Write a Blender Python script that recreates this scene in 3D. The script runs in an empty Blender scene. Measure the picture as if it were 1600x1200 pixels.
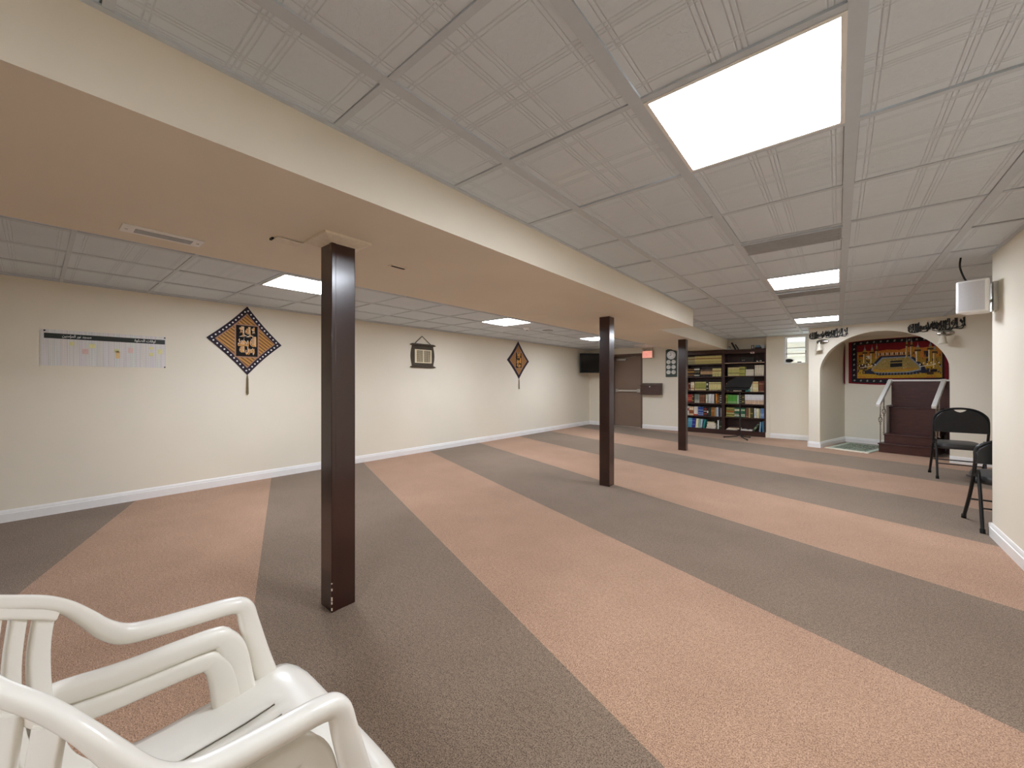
import bpy, math, random
from mathutils import Vector, Matrix
random.seed(7)
R = math.radians
PI = math.pi
C = bpy.context.scene.collection
SC = bpy.context.scene

# ------------------------------------------------------------------ camera, world, exposure
YAW = math.atan(509 / 616.0)
cd = bpy.data.cameras.new('camera')
cam = bpy.data.objects.new('camera', cd)
C.objects.link(cam)
cam.location = (0, 0, 1.2)
cam.rotation_euler = (PI / 2, 0, YAW)
cd.sensor_width = 36
cd.lens = 616.0 / 1600 * 36
cd.shift_y = -2.3 / 1600
cd.clip_start = 0.02
SC.camera = cam
W = bpy.data.worlds.new('world')
SC.world = W
W.use_nodes = True
W.node_tree.nodes['Background'].inputs[0].default_value = (0.86, 0.93, 1.0, 1)
W.node_tree.nodes['Background'].inputs[1].default_value = 5.5
SC.view_settings.view_transform = 'Standard'
SC.view_settings.look = 'None'
SC.view_settings.gamma = 1
SC.view_settings.use_curve_mapping = False
SC.view_settings.exposure = 0.0
LED = 42.0            # radiance of the ceiling light panels
SC.cycles.max_bounces = 12
SC.cycles.diffuse_bounces = 8
SC.cycles.use_denoising = True

# ------------------------------------------------------------------ materials
def lin(c):
    c = c / 255.0
    return c / 12.92 if c <= 0.04045 else ((c + 0.055) / 1.055) ** 2.4
def rgb(h):
    if isinstance(h, str):
        h = (int(h[0:2], 16), int(h[2:4], 16), int(h[4:6], 16))
    return (lin(h[0]), lin(h[1]), lin(h[2]), 1)

class NT:
    def __init__(s, m):
        s.t = m.node_tree
        s.b = s.t.nodes['Principled BSDF']
    def n(s, typ, **kw):
        nd = s.t.nodes.new(typ)
        for k, v in kw.items():
            setattr(nd, k, v)
        return nd
    def L(s, a, b):
        s.t.links.new(a, b)
    def m(s, op, a, b=None, c=None):
        nd = s.n('ShaderNodeMath', operation=op)
        for i, v in enumerate((a, b, c)):
            if v is None:
                continue
            if isinstance(v, (int, float)):
                nd.inputs[i].default_value = v
            else:
                s.L(v, nd.inputs[i])
        return nd.outputs[0]
    def noise(s, vec, scale, detail=3, rough=0.5):
        nd = s.n('ShaderNodeTexNoise')
        nd.inputs['Scale'].default_value = scale
        nd.inputs['Detail'].default_value = detail
        nd.inputs['Roughness'].default_value = rough
        s.L(vec, nd.inputs['Vector'])
        return nd.outputs['Fac']
    def mix(s, fac, a, b, blend='MIX'):
        nd = s.n('ShaderNodeMix', data_type='RGBA', blend_type=blend)
        for i, v in ((0, fac), (6, a), (7, b)):
            if isinstance(v, (int, float)):
                nd.inputs[i].default_value = v
            elif isinstance(v, tuple):
                nd.inputs[i].default_value = v
            else:
                s.L(v, nd.inputs[i])
        return nd.outputs[2]
    def ramp(s, fac, lo, hi):
        nd = s.n('ShaderNodeMapRange')
        nd.inputs[1].default_value = lo
        nd.inputs[2].default_value = hi
        s.L(fac, nd.inputs[0])
        return nd.outputs[0]
    def obj(s):
        return s.n('ShaderNodeTexCoord').outputs['Object']
    def bump(s, h, strength, dist):
        nd = s.n('ShaderNodeBump')
        nd.inputs['Strength'].default_value = strength
        nd.inputs['Distance'].default_value = dist
        s.L(h, nd.inputs['Height'])
        s.L(nd.outputs[0], s.b.inputs['Normal'])

def mat(name, col, rough=0.5, metal=0.0, noise=(40, 0.06), bump=None, spec=0.5, stretch=None, alpha=None, coat=0):
    m = bpy.data.materials.new(name)
    m.use_nodes = True
    t = NT(m)
    c = rgb(col)
    co = t.obj()
    if stretch:
        mp = t.n('ShaderNodeMapping')
        mp.inputs['Scale'].default_value = stretch
        t.L(co, mp.inputs['Vector'])
        co = mp.outputs[0]
    f = t.noise(co, noise[0], 4)
    f = t.ramp(f, 0.3, 0.7)
    a = tuple(min(1, x * (1 - noise[1])) for x in c[:3]) + (1,)
    b = tuple(min(1, x * (1 + noise[1])) for x in c[:3]) + (1,)
    t.L(t.mix(f, a, b), t.b.inputs['Base Color'])
    t.b.inputs['Roughness'].default_value = rough
    t.b.inputs['Metallic'].default_value = metal
    t.b.inputs['Specular IOR Level'].default_value = spec
    t.b.inputs['Coat Weight'].default_value = coat
    t.b.inputs['Coat Roughness'].default_value = 0.15
    if bump:
        t.bump(t.noise(co, bump[0], 4), bump[1], bump[2])
    return m

def emis(name, col, strength):
    m = bpy.data.materials.new(name)
    m.use_nodes = True
    t = NT(m)
    t.b.inputs['Base Color'].default_value = (0.8, 0.8, 0.8, 1)
    t.b.inputs['Emission Color'].default_value = col
    t.b.inputs['Emission Strength'].default_value = strength
    return m

SN, CS = math.sin(R(20.4)), math.cos(R(20.4))
def carpet():
    m = bpy.data.materials.new('striped_carpet')
    m.use_nodes = True
    t = NT(m)
    co = t.obj()
    sp = t.n('ShaderNodeSeparateXYZ')
    t.L(co, sp.inputs[0])
    q = t.m('ADD', t.m('MULTIPLY', sp.outputs[0], SN), t.m('MULTIPLY', sp.outputs[1], CS))
    k = t.m('FLOOR', t.m('DIVIDE', t.m('ADD', q, 1.306), 1.1666))
    par = t.m('GREATER_THAN', t.m('FLOORED_MODULO', k, 2.0), 0.5)
    fine = t.ramp(t.noise(co, 225, 2, 0.75), 0.39, 0.59)
    mid = t.ramp(t.noise(co, 62, 3, 0.6), 0.3, 0.7)
    wear = t.ramp(t.noise(co, 1.3, 5, 0.65), 0.32, 0.66)
    sp_ = t.m('ADD', t.m('MULTIPLY', fine, 0.72), t.m('MULTIPLY', mid, 0.28))
    pink = t.mix(sp_, rgb('75523F'), rgb('D3AE92'))
    dark = t.mix(sp_, rgb('4A3A2E'), rgb('A48F7B'))
    col = t.mix(par, pink, dark)
    col = t.mix(t.m('MULTIPLY', t.m('SUBTRACT', 1.0, wear), 0.38), col, (0.55, 0.5, 0.45, 1), 'MULTIPLY')
    t.L(col, t.b.inputs['Base Color'])
    t.b.inputs['Roughness'].default_value = 0.95
    t.b.inputs['Specular IOR Level'].default_value = 0.1
    t.b.inputs['Sheen Weight'].default_value = 0.15
    t.bump(t.noise(co, 240, 2, 0.7), 0.5, 0.004)
    return m

def ceiling_tile(name, ox, px, oy, py):
    """pressed tile: four panels with grooves round a plain cross and a leafy relief"""
    m = bpy.data.materials.new(name)
    m.use_nodes = True
    t = NT(m)
    co = t.obj()
    sp = t.n('ShaderNodeSeparateXYZ')
    t.L(co, sp.inputs[0])
    def half(o, off, p):
        u = t.m('FLOORED_MODULO', t.m('SUBTRACT', o, off), p)
        return t.m('ABSOLUTE', t.m('SUBTRACT', u, p / 2))       # metres from the tile's middle
    a, b = half(sp.outputs[0], ox, px), half(sp.outputs[1], oy, py)
    def pulse(x, at, w):
        return t.m('MAXIMUM', t.m('SUBTRACT', 1.0, t.m('DIVIDE', t.m('ABSOLUTE', t.m('SUBTRACT', x, at)), w)), 0.0)
    tot = None
    for x in (a, b):
        for at, w in ((0.022, .0035), (0.036, .0035), (0.050, .0035), (px / 2 - .05, .0035), (px / 2 - .064, .0035)):
            p = pulse(x, at, w)
            tot = p if tot is None else t.m('MAXIMUM', tot, p)
    def band(x):
        return t.m('MULTIPLY', t.m('GREATER_THAN', x, 0.058), t.m('LESS_THAN', x, px / 2 - .075))
    field = t.m('MULTIPLY', band(a), band(b))
    leaf = t.ramp(t.noise(co, 34, 5, 0.62), 0.42, 0.58)
    h = t.m('SUBTRACT', t.m('MULTIPLY', t.m('MULTIPLY', leaf, field), 0.42), t.m('MULTIPLY', tot, 1.0))
    t.bump(h, 0.7, 0.004)
    n = t.ramp(t.noise(co, 0.8, 3), 0.3, 0.7)
    t.L(t.mix(n, rgb('D3DEE6'), rgb('DBE4EB')), t.b.inputs['Base Color'])
    t.b.inputs['Roughness'].default_value = 0.6
    return m

M = {}
M['wall'] = mat('cream_wall_paint', 'ECE5D4', 0.55, noise=(1.2, 0.02), bump=(160, 0.12, 0.002), spec=0.3)
M['soffit'] = mat('cream_soffit_paint', 'E7DFCE', 0.6, noise=(0.9, 0.05), bump=(90, 0.1, 0.002), spec=0.25)
M['carpet'] = carpet()
M['tile_r'] = ceiling_tile('pressed_ceiling_tile_right', 0.042, 0.6, 1.995, 0.6235)
M['tile_l'] = ceiling_tile('pressed_ceiling_tile_left', -3.62, 0.6, 0.748, 0.594)
M['tee'] = mat('painted_ceiling_grid', 'C6CFD6', 0.5, noise=(20, 0.02))
M['backing'] = mat('dark_ceiling_void', '50504E', 0.9)
M['base'] = mat('white_baseboard_paint', 'F2F1EF', 0.35, noise=(8, 0.015))
M['white'] = mat('white_enamel', 'EDEDEA', 0.4, noise=(12, 0.02))
M['led'] = emis('led_diffuser', (0.915, 0.975, 1.075, 1), LED)
M['post'] = mat('dark_stained_wood', '30140E', 0.24, noise=(14, 0.28), stretch=(6, 6, .6), bump=(30, 0.06, 0.002), coat=0.55)
M['chip'] = mat('chipped_bare_wood', 'C9B6A2', 0.8)
M['plastic'] = mat('white_moulded_plastic', 'E8E4DA', 0.26, noise=(6, 0.02), bump=(120, 0.03, 0.001))
M['shelfwood'] = mat('dark_bookcase_wood', '3B211A', 0.4, noise=(18, 0.22), stretch=(1, 6, 6))
M['palewood'] = mat('worn_pale_shelf_edge', 'B79A7C', 0.5)
M['black'] = mat('black_powder_coat', '191919', 0.35, noise=(60, 0.08))
M['vinyl'] = mat('black_vinyl_upholstery', '242424', 0.38, noise=(30, 0.1), bump=(180, 0.1, 0.002))
M['greyvinyl'] = mat('dark_grey_seat_fabric', '3C3B3A', 0.5, noise=(60, 0.12), bump=(220, 0.15, 0.002))
M['rubber'] = mat('black_rubber', '101010', 0.8)
M['chrome'] = mat('brushed_nickel', 'B8B4AC', 0.22, 1.0, noise=(60, 0.06))
M['steel'] = mat('satin_steel', 'C6C3BD', 0.35, 1.0, noise=(80, 0.05))
M['door'] = mat('brown_door_paint', '86705F', 0.45, noise=(3, 0.05))
M['doorframe'] = mat('brown_frame_paint', '6B5547', 0.45, noise=(3, 0.05))
M['boxwood'] = mat('dark_brown_box_paint', '4A302A', 0.4, noise=(20, 0.12))
M['grille'] = mat('grey_perforated_grille', 'A9AEB2', 0.6)
M['slot'] = mat('dark_slot', '2A2825', 0.9)
M['beigeplate'] = mat('beige_painted_plate', 'E4DAC6', 0.5)
M['screen'] = mat('black_glass_screen', '060607', 0.12, noise=(5, 0.05))
M['frost'] = mat('frosted_glass_shade', 'E6E0CE', 0.5, noise=(30, 0.03))
M['exitlit'] = emis('lit_red_exit_face', (1.0, 0.27, 0.18, 1), 0.75)
M['exitpale'] = emis('lit_dark_red_exit_letters', (0.70, 0.06, 0.04, 1), 0.6)

# ------------------------------------------------------------------ mesh helpers
WM = {}
def wmat(o):
    return WM.get(o.name, Matrix.Identity(4))

class MB:
    """collects shapes in world coordinates and links them as one mesh object"""
    def __init__(s, xf=None):
        s.v, s.f, s.mi = [], [], []
        s.xf = xf
    def add(s, vs, fs, mi=0):
        o = len(s.v)
        s.v += [Vector(p) if s.xf is None else s.xf(p) for p in vs]
        s.f += [tuple(i + o for i in f) for f in fs]
        s.mi += [mi] * len(fs)
        return s
    def box(s, x0, x1, y0, y1, z0, z1, mi=0):
        v = [(x, y, z) for x in (x0, x1) for y in (y0, y1) for z in (z0, z1)]
        return s.add(v, [(0, 1, 3, 2), (4, 6, 7, 5), (0, 4, 5, 1), (2, 3, 7, 6), (0, 2, 6, 4), (1, 5, 7, 3)], mi)
    def obox(s, c, ax, ay, az, hx, hy, hz, mi=0):
        c, ax, ay, az = Vector(c), Vector(ax).normalized(), Vector(ay).normalized(), Vector(az).normalized()
        v = [c + ax * (i * hx) + ay * (j * hy) + az * (k * hz) for i in (-1, 1) for j in (-1, 1) for k in (-1, 1)]
        return s.add(v, [(0, 1, 3, 2), (4, 6, 7, 5), (0, 4, 5, 1), (2, 3, 7, 6), (0, 2, 6, 4), (1, 5, 7, 3)], mi)
    def quad(s, a, b, c, d, mi=0):
        return s.add([a, b, c, d], [(0, 1, 2, 3)], mi)
    def prism(s, pts, off, mi=0):
        n = len(pts)
        off = Vector(off)
        v = [Vector(p) for p in pts] + [Vector(p) + off for p in pts]
        f = [tuple(range(n))[::-1], tuple(range(n, 2 * n))]
        f += [(i, (i + 1) % n, n + (i + 1) % n, n + i) for i in range(n)]
        return s.add(v, f, mi)
    def tube(s, path, r, n=10, mi=0, closed=False):
        P = [Vector(p) for p in path]
        rr = r if isinstance(r, (list, tuple)) else [r] * len(P)
        rings = []
        up = None
        m = len(P)
        for i, p in enumerate(P):
            if closed:
                t = P[(i + 1) % m] - P[i - 1]
            else:
                t = P[min(i + 1, m - 1)] - P[max(i - 1, 0)]
            t.normalize()
            if up is None:
                up = Vector((0, 0, 1)) if abs(t.z) < 0.9 else Vector((1, 0, 0))
            a = t.cross(up)
            if a.length < 1e-5:
                up = Vector((1, 0.3, 0))
                a = t.cross(up)
            a.normalize()
            b = a.cross(t).normalized()
            up = b
            rings.append([p + (a * math.cos(2 * PI * j / n) + b * math.sin(2 * PI * j / n)) * rr[i] for j in range(n)])
        v = [q for ring in rings for q in ring]
        f = []
        for i in range(m if closed else m - 1):
            for j in range(n):
                i2 = (i + 1) % m
                f.append((i * n + j, i * n + (j + 1) % n, i2 * n + (j + 1) % n, i2 * n + j))
        if not closed:
            f.append(tuple(range(n))[::-1])
            f.append(tuple((m - 1) * n + j for j in range(n)))
        return s.add(v, f, mi)
    def sweep(s, path, side, w, h, mi=0, crown=0.0):
        """rounded-rectangular band: w across (side vector), h along side x tangent"""
        P = [Vector(p) for p in path]
        S = [Vector(p).normalized() for p in side]
        m = len(P)
        W_ = w if isinstance(w, list) else [w] * m
        H_ = h if isinstance(h, list) else [h] * m
        prof = []
        for cx, cy, a0 in ((1, 1, 0), (-1, 1, 90), (-1, -1, 180), (1, -1, 270)):
            for a in (0, 30, 60, 90):
                prof.append((cx, cy, math.cos(R(a0 + a)), math.sin(R(a0 + a))))
        n = len(prof)
        v = []
        for i in range(m):
            t = (P[min(i + 1, m - 1)] - P[max(i - 1, 0)]).normalized()
            sd = (S[i] - t * S[i].dot(t)).normalized()
            nn = sd.cross(t).normalized()
            r = min(W_[i], H_[i]) * 0.38
            for cx, cy, ca, sa in prof:
                v.append(P[i] + sd * (cx * (W_[i] / 2 - r) + ca * r) + nn * (cy * (H_[i] / 2 - r) + sa * r))
        f = []
        for i in range(m - 1):
            for j in range(n):
                f.append((i * n + j, i * n + (j + 1) % n, (i + 1) * n + (j + 1) % n, (i + 1) * n + j))
        f.append(tuple(range(n))[::-1])
        f.append(tuple((m - 1) * n + j for j in range(n)))
        return s.add(v, f, mi)
    def lathe(s, c, prof, n=20, mi=0, axis='z', sx=1, sy=1):
        c = Vector(c)
        v, f = [], []
        for r, z in prof:
            for j in range(n):
                a = 2 * PI * j / n
                x, y = r * math.cos(a) * sx, r * math.sin(a) * sy
                if axis == 'z':
                    v.append(c + Vector((x, y, z)))
                elif axis == 'y':
                    v.append(c + Vector((x, z, y)))
                else:
                    v.append(c + Vector((z, x, y)))
        m = len(prof)
        for i in range(m - 1):
            for j in range(n):
                f.append((i * n + j, i * n + (j + 1) % n, (i + 1) * n + (j + 1) % n, (i + 1) * n + j))
        f.append(tuple(range(n))[::-1])
        f.append(tuple((m - 1) * n + j for j in range(n)))
        return s.add(v, f, mi)
    def build(s, name, mats, parent=None, base=None, rotz=0, bevel=0, smooth=True, solid=0, sub=0):
        me = bpy.data.meshes.new(name)
        o = bpy.data.objects.new(name, me)
        C.objects.link(o)
        if parent is not None:
            o.parent = parent
            mw = wmat(parent)
        elif base is not None:
            mw = Matrix.Translation(Vector(base)) @ Matrix.Rotation(rotz, 4, 'Z')
            o.location = base
            o.rotation_euler = (0, 0, rotz)
        else:
            mw = Matrix.Identity(4)
        WM[o.name] = mw
        inv = mw.inverted()
        me.from_pydata([inv @ p for p in s.v], [], s.f)
        if not isinstance(mats, (list, tuple)):
            mats = [mats]
        for m_ in mats:
            me.materials.append(M[m_] if isinstance(m_, str) else m_)
        if len(mats) > 1:
            me.polygons.foreach_set('material_index', s.mi)
        if smooth:
            me.polygons.foreach_set('use_smooth', [True] * len(me.polygons))
            me.set_sharp_from_angle(angle=R(34))
        me.update()
        if solid:
            md = o.modifiers.new('thickness', 'SOLIDIFY')
            md.thickness = solid
            md.offset = 0
        if sub:
            md = o.modifiers.new('smooth', 'SUBSURF')
            md.levels = md.render_levels = sub
        if bevel:
            md = o.modifiers.new('bevel', 'BEVEL')
            md.width = bevel
            md.segments = 2
            md.limit_method = 'ANGLE'
        return o

def tag(o, label, cat, group=None, kind=None):
    o['label'] = label
    o['category'] = cat
    if group:
        o['group'] = group
    if kind:
        o['kind'] = kind
    return o
def thing(name, label, cat, loc=(0, 0, 0), rotz=0, group=None):
    o = bpy.data.objects.new(name, None)
    C.objects.link(o)
    o.empty_display_size = 0.1
    o.location = loc
    o.rotation_euler = (0, 0, rotz)
    WM[o.name] = Matrix.Translation(Vector(loc)) @ Matrix.Rotation(rotz, 4, 'Z')
    return tag(o, label, cat, group)
def struct(mb, name, mats, label=None, parent=None, **kw):
    o = mb.build(name, mats, parent, **kw)
    o['kind'] = 'structure'
    if label:
        o['label'] = label
    return o
def dup(root, loc, rotz=None, label=None, group=None):
    r = root.copy()
    C.objects.link(r)
    r.location = loc
    if rotz is not None:
        r.rotation_euler = (0, 0, rotz)
    if label:
        r['label'] = label
    if group:
        r['group'] = group
    for ch in list(root.children):
        c = ch.copy()
        C.objects.link(c)
        c.parent = r
        for g in list(ch.children):
            d = g.copy()
            C.objects.link(d)
            d.parent = c
    return r
def cat(pts, n=6):
    """Catmull-Rom through points (tuples of any length)"""
    out = []
    P = [pts[0]] + list(pts) + [pts[-1]]
    for i in range(1, len(P) - 2):
        for k in range(n):
            t = k / n
            out.append(tuple(0.5 * (2 * b + (c - a) * t + (2 * a - 5 * b + 4 * c - d) * t * t + (3 * b - a - 3 * c + d) * t ** 3)
                             for a, b, c, d in zip(P[i - 1], P[i], P[i + 1], P[i + 2])))
    out.append(tuple(pts[-1]))
    return out

# the prayer niche stands turned from the room: local frame (along wall, into niche, up)
NT_ = R(16.6)
NP = (-0.42, 9.23)
def nw(p):
    x, y, z = p
    return Vector((NP[0] + x * math.cos(NT_) + y * math.sin(NT_), NP[1] - x * math.sin(NT_) + y * math.cos(NT_), z))

# ------------------------------------------------------------------ lettering
AR = {'ا': (0xFE8D, 2), 'أ': (0xFE83, 2), 'إ': (0xFE87, 2), 'ب': (0xFE8F, 4), 'ة': (0xFE93, 2), 'ت': (0xFE95, 4), 'ج': (0xFE9D, 4),
      'ح': (0xFEA1, 4), 'د': (0xFEA9, 2), 'ر': (0xFEAD, 2), 'س': (0xFEB1, 4), 'ص': (0xFEB9, 4), 'ق': (0xFED5, 4), 'ل': (0xFEDD, 4),
      'م': (0xFEE1, 4), 'ن': (0xFEE5, 4), 'ه': (0xFEE9, 4), 'و': (0xFEED, 2), 'ي': (0xFEF1, 4), 'ؤ': (0xFE85, 2)}
LA = {'ا': 0xFEFB, 'أ': 0xFEF7, 'إ': 0xFEF9}
def shape_ar(s):
    out = []
    joined = False
    i = 0
    while i < len(s):
        ch = s[i]
        if ch not in AR:
            out.append(ch)
            joined = False
            i += 1
            continue
        if ch == 'ل' and i + 1 < len(s) and s[i + 1] in LA:
            out.append(chr(LA[s[i + 1]] + (1 if joined else 0)))
            joined = False
            i += 2
            continue
        b, k = AR[ch]
        nxt = i + 1 < len(s) and s[i + 1] in AR
        if k == 4 and nxt:
            out.append(chr(b + (3 if joined else 2)))
            joined = True
        else:
            out.append(chr(b + (1 if joined else 0)))
            joined = False
        i += 1
    return ''.join(reversed(out))
def text_geo(s, bold=0.0, ext=0.0):
    c = bpy.data.curves.new('lettering', 'FONT')
    c.body = s
    c.offset = bold
    c.extrude = ext
    c.resolution_u = 3
    o = bpy.data.objects.new('lettering', c)
    C.objects.link(o)
    dg = bpy.context.evaluated_depsgraph_get()
    me = bpy.data.meshes.new_from_object(o.evaluated_get(dg))
    v = [tuple(p.co) for p in me.vertices]
    f = [tuple(p.vertices) for p in me.polygons]
    bpy.data.meshes.remove(me)
    bpy.data.objects.remove(o)
    bpy.data.curves.remove(c)
    return v, f
def put_text(mb, s, o, ux, uz, w, h, nrm, depth=0.002, bold=0.0, mi=0, tilt=0.0):
    """fit lettering s into a w x h field whose lower left corner is o"""
    v, f = text_geo(s, bold, 0.5)
    xs, ys = [p[0] for p in v], [p[1] for p in v]
    x0, x1, y0, y1 = min(xs), max(xs), min(ys), max(ys)
    o, ux, uz, nrm = Vector(o), Vector(ux), Vector(uz), Vector(nrm)
    pts = []
    for p in v:
        a, b = (p[0] - x0) / (x1 - x0) * w, (p[1] - y0) / (y1 - y0) * h
        pts.append(o + ux * a + uz * (b + tilt * a) + nrm * (p[2] + 0.5) * depth)
    mb.add(pts, f, mi)

# ================================================================== SETTING
XL, YB, ZR, ZL, ZS = -5.515, 10.17, 2.20, 2.127, 1.963
struct(MB().quad((-5.7, -4.3, 0), (3.4, -4.3, 0), (3.4, 11, 0), (-5.7, 11, 0)), 'floor', 'carpet', 'carpet in broad slanting stripes of terracotta pink and dark brown', smooth=False)

def ceiling(name, z, ox, px, oy, py, x0, x1, y0, y1, m, holes):
    b = MB()
    i0, i1 = math.floor((x0 - ox) / px), math.ceil((x1 - ox) / px)
    j0, j1 = math.floor((y0 - oy) / py), math.ceil((y1 - oy) / py)
    for i in range(i0, i1):
        for j in range(j0, j1):
            xa, xb = max(x0, ox + i * px + random.uniform(.019, .024)), min(x1, ox + (i + 1) * px - random.uniform(.019, .025))
            ya, yb = max(y0, oy + j * py + random.uniform(.010, .014)), min(y1, oy + (j + 1) * py - random.uniform(.011, .017))
            if xb - xa < .01 or yb - ya < .01:
                continue
            cx, cy = (xa + xb) / 2, (ya + yb) / 2
            if any(h[0] < cx < h[1] and h[2] < cy < h[3] for h in holes):
                continue
            d = [z + random.uniform(0.001, 0.007) for _ in range(4)]
            b.quad((xa, ya, d[0]), (xa, yb, d[1]), (xb, yb, d[2]), (xb, ya, d[3]))
    b.quad((x0, y0, z + .09), (x0, y1, z + .09), (x1, y1, z + .09), (x1, y0, z + .09), 1)
    for i in range(i0, i1 + 1):
        x = ox + i * px
        if x0 + .01 < x < x1 - .01:
            b.box(x - .022, x + .022, y0, y1, z - .003, z + .02, 2)
    for j in range(j0, j1 + 1):
        y = oy + j * py
        if y0 + .01 < y < y1 - .01:
            xa = x0
            b.box(x0, x1, y - .012, y + .012, z - .002, z + .018, 2)
    struct(b, name, [m, 'backing', 'tee'], 'suspended ceiling of pressed square tiles', smooth=False)
RL = [(1.995 + .6235 * k) for k in (-1, 4, 9, -6)]
LLs = [(.748 + .594 * k) for k in (1, 6, 11)]
hr = [(-.558, .042, y, y + .6235) for y in RL] + [(-.558, .042, 3.242, 3.865)]
hl = [(-4.22, -3.62, y, y + .594) for y in LLs]
ceiling('ceiling', ZR, .042, .6, 1.995, .6235, -1.98, 3.2, -4.2, 10.6, 'tile_r', hr[:4])
ceiling('ceiling.001', ZL, -3.62, .6, .748, .594, XL - .05, -2.9, -4.2, YB + .1, 'tile_l', hl)
# wall angle trims where ceiling meets wall and soffit
tr = MB()
tr.box(XL, XL + .022, -4.2, YB, ZL - .004, ZL + .004)
tr.box(-2.962, -2.94, -4.2, YB, ZL - .004, ZL + .004)
tr.box(-1.525, -1.503, -4.2, 5.736, ZR - .004, ZR + .004)
tr.box(-1.985, -1.963, 5.736, YB, ZR - .004, ZR + .004)
tr.box(.91, .932, -4.2, 4.76, ZR - .004, ZR + .004)
tr.box(-1.96, -.42, YB - .022, YB, ZR - .004, ZR + .004)
struct(tr, 'trim_1', 'tee', 'painted angle trim round the edge of the tiled ceiling')

bm_ = MB()
bm_.box(-2.94, -1.525, -4.2, 5.736, ZS, 2.35)
bm_.box(-2.94, -1.985, 5.736, YB + .5, ZS, 2.35)
struct(bm_, 'trim_2', 'soffit', 'long boxed beam painted cream, dropping below the tiled ceiling', smooth=False)

struct(MB().box(XL - .15, XL, -4.3, YB + .2, 0, 2.4), 'wall_left', 'wall', smooth=False)
wb = MB()
wb.box(XL - .1, -4.82, YB, YB + .15, 0, 2.4)
wb.box(-4.82, -3.955, YB, YB + .15, 1.97, 2.4)
wb.box(-3.955, -2.90, YB, YB + .15, 0, 2.4)
wb.box(-2.90, -1.195, YB + .34, YB + .5, 0, 2.4)
wb.box(-2.90, -1.195, YB + .235, YB + .36, 1.958, 2.4)
wb.box(-2.95, -2.90, YB + .15, YB + .5, 0, 2.4)
wb.box(-1.195, -1.14, YB + .15, YB + .5, 0, 2.4)
wb.box(-1.2, -.889, YB, YB + .15, 0, 2.4)
wb.box(-.889, -.47, YB, YB + .15, 0, 1.606)
wb.box(-.889, -.47, YB, YB + .15, 2.185, 2.4)
wb.box(-.47, -.40, YB, YB + .15, 0, 2.4)
struct(wb, 'wall_back', 'wall', smooth=False)
struct(MB().box(-5.7, 3.4, -4.35, -4.2, 0, 2.4), 'wall_front', 'wall', smooth=False)
struct(MB().box(.93, 3.0, -4.3, 4.76, 0, 2.4).box(2.72, 2.9, 4.7, 8.6, 0, 2.4), 'wall_right', 'wall', smooth=False)

# niche wall with its arch, and the niche behind it
A0, A1, AZ, AB = 0.173, 1.786, 1.38, 0.68
nwl = MB(nw)
N = 28
arc = [(A0 + (A1 - A0) * (1 - math.cos(PI * i / N)) / 2, AZ + AB * math.sin(PI * i / N)) for i in range(N + 1)]
D = 0.10
for y in (0, D):
    nwl.quad((0, y, 0), (A0, y, 0), (A0, y, 2.4), (0, y, 2.4))
    nwl.quad((A1, y, 0), (3.45, y, 0), (3.45, y, 2.4), (A1, y, 2.4))
    for i in range(N):
        (xa, za), (xb, zb) = arc[i], arc[i + 1]
        nwl.quad((xa, y, za), (xb, y, zb), (xb, y, 2.4), (xa, y, 2.4))
nwl.quad((A0, 0, 0), (A0, D, 0), (A0, D, AZ), (A0, 0, AZ))
nwl.quad((A1, 0, 0), (A1, D, 0), (A1, D, AZ), (A1, 0, AZ))
for i in range(N):
    (xa, za), (xb, zb) = arc[i], arc[i + 1]
    nwl.quad((xa, 0, za), (xb, 0, zb), (xb, D, zb), (xa, D, za))
nwl.box(-.0, .12, 0.002, 1.1, 0, 2.4)
NL, NR, NB, NZ = 0.150, 2.0, 1.35, 2.085
nwl.box(.05, NL, D, NB + .1, 0, 2.4)
nwl.box(NR, NR + .1, D, NB + .1, 0, 2.4)
nwl.box(NL - .05, NR + .05, NB, NB + .1, 0, 2.4)
nwl.box(NL - .05, NR + .05, D, NB + .1, NZ, NZ + .1)
struct(nwl, 'wall_niche', 'wall', 'turned cream wall with a round-arched prayer niche', smooth=False)

# baseboards: plain board with a stepped cap
def bboard(mb, p, q, n, h=.105):
    p, q, n = Vector((p[0], p[1], 0)), Vector((q[0], q[1], 0)), Vector((n[0], n[1], 0)).normalized()
    prof = [(0, 0), (.017, 0), (.017, h * .68), (.011, h * .72), (.011, h * .9), (.004, h), (0, h)]
    ns = mb.xf
    pts = [p + n * a + Vector((0, 0, b)) for a, b in prof]
    mb.prism(pts, q - p)
b = MB(); bboard(b, (XL, -4.2), (XL, YB), (1, 0)); struct(b, 'baseboard_left', 'base')
b = MB()
bboard(b, (XL, YB), (-4.82, YB), (0, -1)); bboard(b, (-3.955, YB), (-2.90, YB), (0, -1)); bboard(b, (-1.15, YB), (-.42, YB), (0, -1))
struct(b, 'baseboard_back', 'base')
b = MB(); bboard(b, (.93, -4.2), (.93, 4.777), (-1, 0)); bboard(b, (.913, 4.76), (2.7, 4.76), (0, 1)); struct(b, 'baseboard_right', 'base')
b = MB(nw)
bboard(b, (-.017, 0), (A0 + .0, 0), (0, -1)); bboard(b, (A1, 0), (3.3, 0), (0, -1))
bboard(b, (A0, -.017), (A0, D), (1, 0)); bboard(b, (NL, D), (NL, NB), (1, 0)); bboard(b, (NL, NB), (NR, NB), (0, -1))
bboard(b, (0, -.017), (0, 1.0), (-1, 0))
struct(b, 'baseboard_niche', 'base')
struct(MB().box(-1.205, -1.14, YB - .014, YB, .1, 1.945).box(-1.215, -1.13, YB - .02, YB, .0, .11), 'trim_3', 'wall', 'upright casing strip beside the bookcase')

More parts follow.
